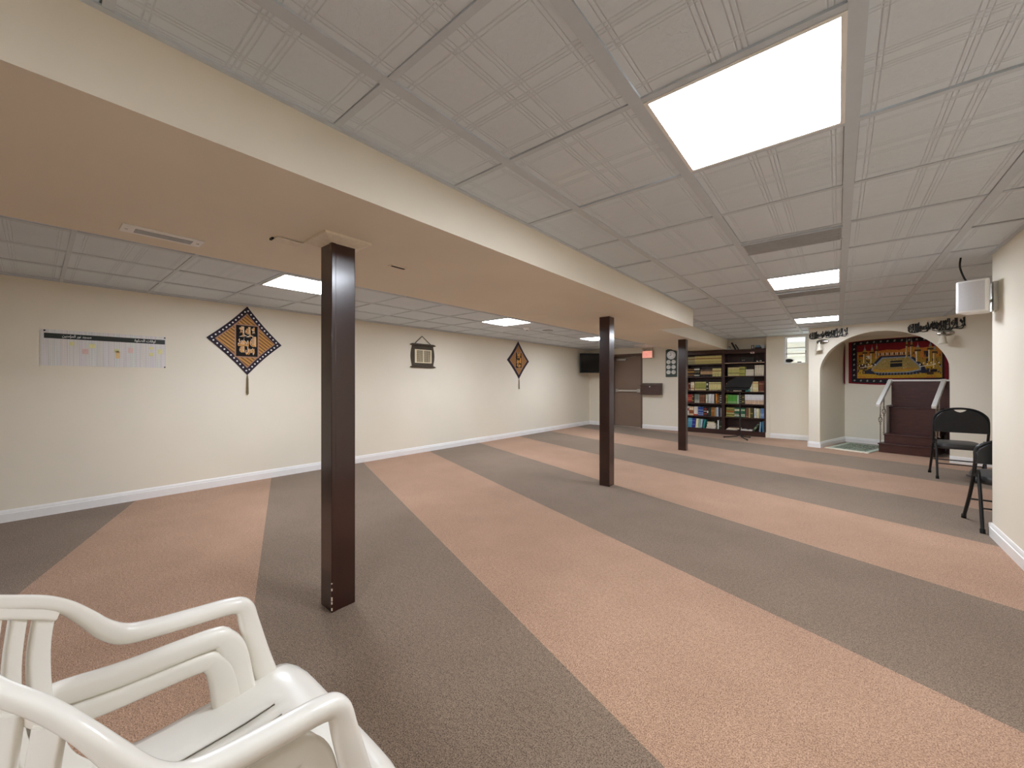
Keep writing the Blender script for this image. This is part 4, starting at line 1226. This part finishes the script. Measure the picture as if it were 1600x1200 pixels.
for i in range(1, 7):
    for u in (.065,):
        v = .078 + .864 * i / 7
        for da in range(5):
            a = 2 * PI * da / 5
            p = [TP(u + .004 * math.cos(a) + .008 * math.cos(a + d), v + .009 * math.sin(a) + .013 * math.sin(a + d), 2) for d in (-.5, 0, .5)]
            b_.add([TP(u, v, 2)] + p, [(0, 1, 2, 3)], 1 if da % 2 else 2)
b_.build('flower_border', ['tap_black', 'tap_cream', 'tap_grey'], t, smooth=False)['label'] = 'dark border with small pale flowers'
b_ = MB(nw)
def lift(v):
    return v if v < .13 else .13 + (v - .13) * 1.2
def poly(pts_, k, c):
    b_.add([TP(u, lift(v), k) for u, v in pts_], [tuple(range(len(pts_)))], TI[c])
def rect(u0, u1, v0, v1, k, c):
    poly([(u0, v0), (u1, v0), (u1, v1), (u0, v1)], k, c)
rect(.10, .945, .13, .64, 1.5, 'gold')                       # city ground
poly([(.10, .60), (.18, .66), (.30, .63), (.42, .655), (.55, .64), (.66, .69), (.76, .66), (.945, .69), (.945, .5), (.10, .5)], 2, 'orange')
rect(.10, .945, .13, .205, 2, 'yellow')
for i in range(26):                                           # distant arcades
    u = .30 + .40 * i / 25
    rect(u, u + .007, .555, .60, 2.6, 'cream' if i % 3 else 'brown')
    rect(u + .008, u + .013, .545, .59, 2.6, 'brown')
poly([(.22, .30), (.35, .54), (.66, .545), (.79, .34), (.79, .24), (.66, .20), (.34, .19), (.22, .24)], 2.4, 'navy')
poly([(.255, .31), (.37, .515), (.645, .52), (.755, .34), (.755, .27), (.64, .235), (.36, .225), (.255, .25)], 3, 'grey')
poly([(.275, .315), (.38, .495), (.637, .50), (.735, .34), (.735, .29), (.63, .255), (.37, .245), (.275, .26)], 3.4, 'tan')
poly([(.27, .262), (.37, .247), (.63, .257), (.735, .292), (.735, .315), (.63, .29), (.37, .285), (.27, .30)], 3.8, 'yellow')
poly([(.275, .30), (.37, .29), (.63, .295), (.70, .315), (.70, .325), (.63, .305), (.37, .30), (.275, .312)], 4, 'orange')
rnd = random.Random(3)
for i in range(70):
    u, v = rnd.uniform(.37, .64), rnd.uniform(.31, .48)
    rect(u, u + .006, v, v + .008, 4, rnd.choice(('gold', 'cream', 'brown', 'orange')))
for i in range(15):
    u = .28 + .44 * i / 14
    rect(u, u + .020, .205 + .02 * abs(u - .5), .235 + .02 * abs(u - .5), 4, 'navy' if i % 2 else 'brown')
    rect(u + .022, u + .026, .2, .24, 4, 'grey')
poly([(.455, .335), (.575, .345), (.575, .455), (.455, .45)], 4.6, 'black')   # black cube
poly([(.455, .405), (.575, .408), (.575, .425), (.455, .422)], 5, 'tan')
def tower(u, v0, v1, w, c='gold'):
    rect(u - w, u + w, v0, v1, 4.2, c); rect(u - w, u - w * .45, v0, v1, 4.5, 'cream')
    rect(u - w * 1.7, u + w * 1.7, v1, v1 + .03, 4.5, 'brown'); rect(u - w * .8, u + w * .8, v1 + .03, v1 + .075, 4.5, 'tan')
    poly([(u - w * .8, v1 + .075), (u + w * .8, v1 + .075), (u + w * .2, v1 + .11), (u, v1 + .16), (u - w * .2, v1 + .11)], 4.8, 'grey')
for u, v0, v1, w in ((.185, .42, .60, .016), (.265, .42, .60, .017), (.315, .5, .64, .010), (.62, .5, .70, .010), (.665, .5, .69, .011), (.725, .42, .60, .018), (.84, .42, .62, .017), (.88, .30, .56, .014)):
    tower(u, v0, v1, w)
for u0, u1, v0, v1, c in ((.11, .16, .20, .30, 'yellow'), (.12, .21, .30, .40, 'brown'), (.21, .27, .31, .42, 'yellow'), (.11, .15, .40, .52, 'gold'), (.16, .24, .22, .29, 'navy'), (.235, .285, .215, .275, 'navy'),
                           (.12, .2, .545, .58, 'brown'), (.2, .24, .5, .56, 'cream'), (.2, .235, .43, .48, 'brown'), (.76, .83, .22, .30, 'navy'), (.79, .87, .30, .42, 'yellow'), (.81, .87, .19, .24, 'brown'), (.76, .80, .46, .58, 'orange'), (.78, .82, .50, .60, 'navy'), (.80, .9, .42, .47, 'brown'), (.84, .9, .235, .28, 'black'), (.11, .19, .145, .17, 'orange'), (.80, .89, .14, .165, 'orange')):
    rect(u0, u1, v0, v1, 3.6, c)
for i in range(110):
    side_ = i % 2
    u, v = (rnd.uniform(.10, .285), rnd.uniform(.2, .55)) if side_ else (rnd.uniform(.765, .93), rnd.uniform(.19, .56))
    rect(u, u + rnd.uniform(.004, .016), v, v + rnd.uniform(.008, .045), 3.9, rnd.choice(('brown', 'navy', 'grey', 'tan', 'black', 'brown', 'black', 'yellow')))
for k in range(12):
    u = .12 + .17 * (k % 6) / 5 + (.62 if k >= 6 else 0)
    rect(u, u + .012, .36 + .02 * (k % 2), .385 + .02 * (k % 2), 4.9, 'cream')
for u0, u1 in ((.13, .27), (.74, .89)):
    poly([(u0, .325), (u1, .36), (u1, .372), (u0, .337)], 4.9, 'cream')
b_.build('woven_scene', TM, t, smooth=False)['label'] = 'golden courtyard scene with a black cube and towers'
b_ = MB(nw)
b_.prism([(NL + .004, NB - .01, 1.17), (NL + .016, NB - .06, 1.165), (NL + .012, NB - .10, 1.2), (NL + .012, NB - .10, 1.62), (NL + .016, NB - .06, 1.9), (NL + .004, NB - .01, 1.98)][::-1], (.006, 0, 0))
b_.build('folded_edge', 'tap_red', t, smooth=False)

# rug
def rugmat():
    m = bpy.data.materials.new('green_floral_rug'); m.use_nodes = True
    t = NT(m); co = t.obj()
    a = t.ramp(t.noise(co, 22, 5, .7), .42, .56); b__ = t.ramp(t.noise(co, 60, 3), .45, .62)
    c = t.mix(a, rgb('1F2A1E'), rgb('7E8E78')); c = t.mix(t.m('MULTIPLY', b__, .5), c, rgb('D9D9CB'))
    t.L(c, t.b.inputs['Base Color']); t.b.inputs['Roughness'].default_value = .95
    t.bump(b__, .4, .004)
    return m
M['rug'] = rugmat()
M['fringe'] = mat('cream_rug_fringe', 'F3EAD8', .9, noise=(60, .12))
M['rugborder'] = mat('pale_green_rug_border', 'B9C2B3', .9, noise=(60, .2), bump=(200, .4, .003))
t = thing('prayer_rug', 'small green floral rug with a cream fringe on the niche floor, left of the steps', 'rug', nw((.53, .5, 0)), -NT_)
b_ = MB(nw); b_.prism([(.235, .12, .0), (.86, .02, .0), (.88, 1.12, .0), (.24, 1.2, 0)], (0, 0, .010)); b_.build('pile', 'rugborder', t, smooth=False)
b_ = MB(nw); b_.prism([(.31, .20, .010), (.79, .12, .010), (.81, 1.04, .010), (.32, 1.10, .010)], (0, 0, .002)); b_.build('floral_field', 'rug', t, smooth=False)['label'] = 'dark green floral field'
b_ = MB(nw)
for i in range(70):
    f = i / 69
    x, y = .235 + .625 * f, .12 - .10 * f
    b_.tube([(x, y, .007), (x + random.uniform(-.008, .008), y - .04, .006), (x + random.uniform(-.014, .014), y - .075, .005)], .0075, 5)
b_.build('fringe', 'fringe', t)['kind'] = 'stuff'

# stepped pulpit
t = thing('pulpit', 'dark wood stepped pulpit with white sloping handrails, standing in the niche', 'pulpit', nw((1.24, .75, 0)), -NT_)
def nb(name, x0, x1, y0, y1, z0, z1, m, par, bevel=.003):
    return MB(nw).box(x0, x1, y0, y1, z0, z1).build(name, m, par, bevel=bevel)
M['mahog'] = mat('dark_mahogany', '45241F', 0.38, noise=(9, .3), stretch=(1, 6, 7), bump=(60, .08, .002), coat=.2)
s1 = nb('step', .905, 1.56, .345, 1.2, 0, .135, 'mahog', t); nb('tread', .893, 1.575, .33, .62, .135, .155, 'mahog', s1)
s2 = nb('step', .945, 1.545, .475, 1.2, .155, .29, 'mahog', t); nb('tread', .935, 1.555, .46, .80, .29, .308, 'mahog', s2)
s3 = nb('seat_base', .955, 1.565, .765, 1.2, .308, .745, 'mahog', t); nb('seat_board', .945, 1.575, .75, 1.05, .745, .765, 'mahog', s3)
nb('back_panel', .925, 1.60, 1.0, 1.03, .765, 1.225, 'mahog', t)
nb('side_cabinet', 1.60, 1.80, 1.0, 1.2, 0, 1.225, 'mahog', t)
nb('top_cap', .90, 1.80, .985, 1.08, 1.222, 1.252, 'white', t)['label'] = 'white cap along the back'
nb('corner_stile', .925, .943, .62, 1.0, .308, .80, 'white', t)['label'] = 'white stile beside the seat'
for x in (.905, 1.572):
    rl = MB(nw)
    a, b2 = Vector((x, .30, .805)), Vector((x + .005, 1.02, 1.24))
    d = (b2 - a).normalized(); u_ = Vector((0, -d.z, d.y))
    cc = (a + b2) / 2
    rl.obox(cc, (1, 0, 0), d, u_, .028, (b2 - a).length / 2, .026)
    rail = rl.build('handrail', 'white', t, bevel=.006); rail['label'] = 'white sloping handrail'
    for y, z0 in ((.375, .155), (.575, .308)):
        zt_ = .805 + (y - .30) / .72 * .435 - .02
        zm = z0 + (zt_ - z0) * .60
        b_ = MB(nw)
        b_.lathe((x + .015, y, 0), [(.016, z0), (.016, z0 + .012), (.0085, z0 + .016), (.0085, zm - .085), (.015, zm - .08), (.015, zm - .07), (.0085, zm - .064), (.0085, zm - .05)], 10)
        for k in range(6):
            a0 = 2 * PI * k / 6
            b_.tube([(x + .015 + r_ * math.cos(a0 + tw), y + r_ * math.sin(a0 + tw), zm + q) for r_, q, tw in ((.006, -.055, 0), (.022, -.025, .5), (.027, 0, 1.0), (.022, .025, 1.5), (.006, .055, 2.0))], .0035, 6)
        b_.lathe((x + .015, y, 0), [(.0085, zm + .05), (.0085, zm + .064), (.015, zm + .07), (.015, zm + .08), (.0085, zm + .085), (.0085, zt_)], 10)
        b_.build('baluster', 'chrome', t)['label'] = 'nickel baluster with a basket twist'

# ================================================================== LOUDSPEAKER
scx, scy, scz = .815, 4.615, 1.855
rz = R(-20)
t = thing('loudspeaker', 'white wall loudspeaker with a black cable, on the corner of the near right wall', 'loudspeaker', (scx, scy, scz - .12), rz)
ax = Vector((math.cos(rz), math.sin(rz), 0)); ay = Vector((-math.sin(rz), math.cos(rz), 0)); c = Vector((scx, scy, 0))
prof = [(-.085, -.08), (-.07, -.095), (-.03, -.104), (.03, -.104), (.07, -.095), (.085, -.08), (.062, .08), (-.062, .08)]
MB().prism([c + ax * a + ay * b2 + Vector((0, 0, scz - .122)) for a, b2 in prof], (0, 0, .244)).build('cabinet', 'white', t, bevel=.006)
M['spkgrille'] = mat('pale_grey_speaker_grille', 'D6D6D8', .6, noise=(300, .08), bump=(500, .4, .002))
gp = [(-.066, -.0975), (-.03, -.1065), (.03, -.1065), (.066, -.0975), (.064, -.094), (-.064, -.094)]
MB().prism([c + ax * a + ay * b2 + Vector((0, 0, scz - .108)) for a, b2 in gp], (0, 0, .216)).build('front_grille', 'spkgrille', t)
MB().obox(c + ay * .10 + Vector((0, 0, scz)), ax, ay, (0, 0, 1), .012, .03, .03).obox((.918, 4.66, scz), (1, 0, 0), (0, 1, 0), (0, 0, 1), .012, .05, .11).tube([(.85, 4.68, scz - .03), (.92, 4.67, scz - .03)], .012, 10).build('wall_bracket', 'steel', t)
e_ = Vector((.87, 4.655, scz - .07))
MB().obox(e_, ax, ay, (0, 0, 1), .012, .012, .05).build('pivot_clip', 'white', t, bevel=.003)
MB().tube(cat([(.80, 4.66, scz + .11), (.775, 4.69, 2.02), (.755, 4.72, 2.12), (.76, 4.73, 2.2)], 6), .006, 8).build('cable', 'rubber', t)['label'] = 'black cable running up to the ceiling'

# ================================================================== FOLDING CHAIRS
def fold_chair(label, k=1.0):
    """origin under the rear feet, facing +y"""
    t = thing('folding_chair', label, 'chair', (0, 0, 0), 0, 'black padded folding chairs by the niche')
    hw = .225
    def zk(z): return z if z < .47 else .47 + (z - .47) * k
    # front leg tube runs up into the arched back
    side = [(0.44, 0.012), (.22, .27), (.075, .545), (.055, .65), (.06, .72)]
    side = [(y, zk(z)) for y, z in side]
    L_ = [(-hw, y, z) for y, z in cat(side, 5)]
    arch = [(-hw, .06, .72), (-hw + .012, .063, .78), (-hw + .06, .067, .835), (-.10, .07, .868), (0, .072, .88), (.10, .07, .868), (hw - .06, .067, .835), (hw - .012, .063, .78), (hw, .06, .72)]
    arch = [(x, y, zk(z)) for x, y, z in arch]
    MB().tube(L_[:-1] + cat(arch, 4) + [(hw, y, z) for y, z in cat(side, 5)][::-1][1:], .0125, 10).build('back_frame', 'black', t)
    for s in (-1, 1):
        l = MB().tube([(s * (hw - .028), 0, .012), (s * (hw - .028), .055, .25), (s * (hw - .026), .11, .47)], .012, 10).build('rear_leg', 'black', t)
        MB().tube([(s * (hw - .028), -.002, .0), (s * (hw - .028), .006, .035)], .0155, 10).build('foot_cap', 'rubber', l)
        MB().tube([(s * hw, .445, .0), (s * hw, .43, .035)], .016, 10).build('foot_cap', 'rubber', t)
        MB().obox((s * (hw - .013), .115, .46), (1, 0, 0), (0, 1, 0), (0, 0, 1), .02, .02, .028).build('hinge', 'black', t, bevel=.004)
    MB().tube([(-hw + .028, .042, .19), (hw - .028, .042, .19)], .007, 8).build('crossbar', 'black', t)
    MB().tube([(-hw, .275, .21), (hw, .275, .21)], .007, 8).build('crossbar', 'black', t)
    # padded back with a hand hole at the top
    outer = [(-hw + .002, .585), (-hw + .002, .72), (-hw + .02, .775), (-hw + .065, .828), (-.10, .858), (-.055, .865)]
    hole = [(-.055, .865), (-.045, .852), (-.02, .838), (0, .833)]
    prof = outer + hole[1:]
    prof = prof + [(-x, z) for x, z in prof[::-1][1:]]
    n_ = len(prof)
    bpad = MB()
    def yb(z): return .058 + (z - .585) * .03
    v = []
    for dy, sc in ((-.022, .965), (-.013, 1), (.013, 1), (.022, .965)):
        for x, z in prof:
            v.append((x * sc, yb(z) + dy, zk(.72 + (z - .72) * (sc if z < .8 else 1 - (1 - sc) * .3))))
    f = [tuple(range(n_)), tuple(range(3 * n_, 4 * n_))[::-1]]
    for k in range(3):
        f += [(k * n_ + i, k * n_ + (i + 1) % n_, (k + 1) * n_ + (i + 1) % n_, (k + 1) * n_ + i) for i in range(n_)]
    bpad.add(v, f)
    bpad.build('backrest', 'vinyl', t)
    # padded seat, rounded in plan
    st = MB()
    ring = []
    for i in range(28):
        a = 2 * PI * i / 28
        ca, sa = math.cos(a), math.sin(a)
        ring.append((math.copysign(abs(ca) ** .45, ca), math.copysign(abs(sa) ** .45, sa)))
    lv = [(.80, .372), (.97, .376), (1.0, .392), (1.0, .412), (.95, .436), (.8, .446), (.4, .449)]
    v = []
    for sc, z in lv:
        for a, b2 in ring:
            v.append((a * .20 * sc, .30 + b2 * .215 * sc, z + .02 * (.30 + b2 * .215 * sc - .3)))
    m_ = 28
    f = [tuple(range(m_))[::-1], tuple(range((len(lv) - 1) * m_, len(lv) * m_))]
    for k in range(len(lv) - 1):
        f += [(k * m_ + i, k * m_ + (i + 1) % m_, (k + 1) * m_ + (i + 1) % m_, (k + 1) * m_ + i) for i in range(m_)]
    st.add(v, f)
    st.build('seat', 'greyvinyl', t)
    MB().box(-.205, .205, .11, .125, .385, .40).box(-.215, -.2, .11, .42, .375, .392).box(.2, .215, .11, .42, .375, .392).build('seat_frame', 'black', t)
    return t
fc = fold_chair('black padded folding chair facing the niche, farther from the camera, right of the pulpit')
fc.location = (1.155, 7.165, 0); fc.rotation_euler = (0, 0, R(-2))
f2 = fold_chair('black padded folding chair partly hidden by the corner of the near right wall', .66)
f2.location = (1.085, 4.80, 0)

# ================================================================== WHITE PLASTIC ARMCHAIRS (a nested stack)
def plastic_chair(label, low=False):
    """origin under the seat's middle line; x right, y forward; seat 0.32 high"""
    t = thing('plastic_armchair', label, 'chair', (0, 0, 0), 0, 'stack of white plastic armchairs')
    dz = -.10
    # arm rail: front post, arm, sweep up to the top of the back, and down the other side
    half = [(.250, .405, .405, 1, 0, .030, .056), (.250, .378, .50, 1, 0, .030, .050), (.248, .355, .595, 1, 0, .032, .044), (.247, .343, .640, 1, 0, .035, .040), (.246, .316, .655, 1, 0, .038, .036), (.247, .237, .663, 1, 0, .038, .036),
            (.247, .165, .671, 1, 0, .037, .037), (.245, .122, .682, 1, 0, .035, .038), (.241, .092, .706, 1, -.15, .031, .034), (.231, .066, .742, 1, -.4, .026, .028), (.213, .039, .779, 1, -.7, .022, .024), (.184, .008, .812, .8, -.8, .021, .024),
            (.144, -.034, .844, .7, -.8, .020, .024), (.100, -.062, .870, .4, -1, .020, .024), (.05, -.080, .885, .2, -1, .020, .024), (0, -.085, .889, 0, -1, .020, .024)]
    if low:     # a plainer pattern: straight arms running into a low curved back
        half = [(.232, .385, .405, 1, 0, .026, .072), (.231, .362, .50, 1, 0, .026, .066), (.230, .345, .610, 1, 0, .028, .058), (.230, .326, .650, 1, 0, .032, .048), (.230, .296, .664, 1, 0, .036, .046), (.230, .15, .668, 1, 0, .036, .046), (.230, .06, .678, 1, 0, .034, .046),
                (.220, .012, .680, .8, -.5, .030, .046), (.185, -.03, .680, .5, -1, .026, .046), (.10, -.055, .680, .2, -1, .024, .046), (0, -.062, .680, 0, -1, .024, .046)]
    full = [(-a, b_, c, -d, e, f, g) for a, b_, c, d, e, f, g in half] + [q for q in half[::-1][1:]]
    cc = cat(full, 5)
    MB().sweep([(q[0], q[1], q[2] + dz - .5 * q[6]) for q in cc], [(q[3], q[4], 0) if (abs(q[3]) + abs(q[4])) > .05 else (0, -1, 0) for q in cc], [q[5] for q in cc], [q[6] for q in cc]).build('arm_and_back_rail', 'plastic', t)
    if not low:
        wb_ = [(.204, .028, .770), (.184, .010, .788), (.144, -.031, .822), (.100, -.058, .848), (.05, -.076, .863), (0, -.081, .867)]
        wb_ = [(-a, b_, c) for a, b_, c in wb_] + [q for q in wb_[::-1][1:]]
        wc = cat(wb_, 4)
        MB().sweep([(q[0], q[1], q[2] + dz) for q in wc], [(-q[0] * 4, 1, 0) for q in wc], .010, .036).build('back_band', 'plastic', t)
    # back slats and outer posts
    for x, y, zt_, w, sl in ((.192, .012, .782, .036, (1, 1.0)), (.163, -.018, .800, .026, (1, 1.0)), (.133, -.044, .825, .026, (1, .8)), (.098, -.062, .842, .026, (1, .5)), (.060, -.076, .852, .026, (1, .3)), (.021, -.084, .856, .026, (1, .05))):
        for s in (-1, 1):
            if low:
                zt_, y = .66, min(y, .005) * .8
            pth = cat([(s * x, y, zt_ + dz), (s * x, y - .008, (.70 if not low else .63) + dz), (s * x * 1.0, y - .002, .58 + dz), (s * x * 1.01, y * .8 + .022, .49 + dz), (s * x * 1.04, y * .5 + .062, .432 + dz)], 5)
            MB().sweep(pth, [(sl[0], s * sl[1], 0)] * len(pth), w, .012).build('slat' if x < .18 else 'back_post', 'plastic', t)
    # seat with long slots, rolling over at the front
    xs = [-.262, -.24]
    slots = [-.119, -.075, -.031, .031, .075, .119]
    for sx_ in slots:
        xs += [sx_ - .0045, sx_ + .0045]
    xs += [-.19, -.155, -.097, -.053, 0, .053, .097, .155, .19, .24, .262]
    xs = sorted(set(xs))
    ys = [.03, .075, .11, .15, .19, .23, .27, .31, .35, .37, .395, .42, .445, .462, .478, .490, .497, .500]
    zs_ = {.03: .452, .075: .436, .11: .424, .15: .418, .19: .414, .23: .412, .27: .411, .31: .412, .35: .416, .37: .418, .395: .421, .42: .422, .445: .419, .462: .412, .478: .399, .490: .379, .497: .352, .500: .325}
    v, f, ix = [], [], {}
    for i, x in enumerate(xs):
        for j, y in enumerate(ys):
            edge = min(1, max(0, (abs(x) - .19) / .07))
            nar = 1 - .13 * max(0, (.25 - y) / .20)
            z = zs_[y] + .010 * (abs(x) / .25) ** 2 - .014 * edge ** 2
            yy = y - (.012 * (abs(x) / .26) ** 3 if y > .4 else 0)
            ix[i, j] = len(v)
            v.append((x * nar, yy, z + dz))
    for i in range(len(xs) - 1):
        slot = any(abs((xs[i] + xs[i + 1]) / 2 - s_) < .003 for s_ in slots)
        for j in range(len(ys) - 1):
            if slot and .149 < ys[j] < .369:
                continue
            f.append((ix[i, j], ix[i + 1, j], ix[i + 1, j + 1], ix[i, j + 1]))
    MB().add(v, f).build('seat', 'plastic', t, solid=.006)
    # legs: tapering angle sections, splayed
    for s in (-1, 1):
        for y0, y1, nm in ((.435, .49, 'front_leg'), (.09, .0, 'rear_leg')):
            a, b_ = Vector((s * .245, y0, .41 + dz)), Vector((s * .275, y1, 0))
            l = MB()
            for (da, db) in (((-.0, 0), (-s * .05, 0)), ((0, 0), (0, -.05 if y0 > .3 else .05))):
                o1, o2_ = Vector((da[0], da[1], 0)), Vector((db[0], db[1], 0))
                q = [a + o1 * 1, a + o2_ * 1.2, b_ + o2_ * .7, b_ + o1]
                nn = Vector((0, .005 if y0 < .3 else -.005, 0)) if abs(db[0]) > 0 else Vector((-s * .005, 0, 0))
                l.prism(q, nn)
            l.build(nm, 'plastic', t, smooth=False)
    return t
pc = plastic_chair('top white plastic armchair of the stack in the near left corner')
pc.location = (-.931, 0, .10); pc.rotation_euler = (0, 0, 0)
pl = plastic_chair('second white plastic armchair, nested under the top one of the near stack', True)
pl.location = (-.931, -.030, .042)
dup(pl, (-.931, -.052, 0.0), None, 'lowest white plastic armchair of the near stack, its arm just showing')
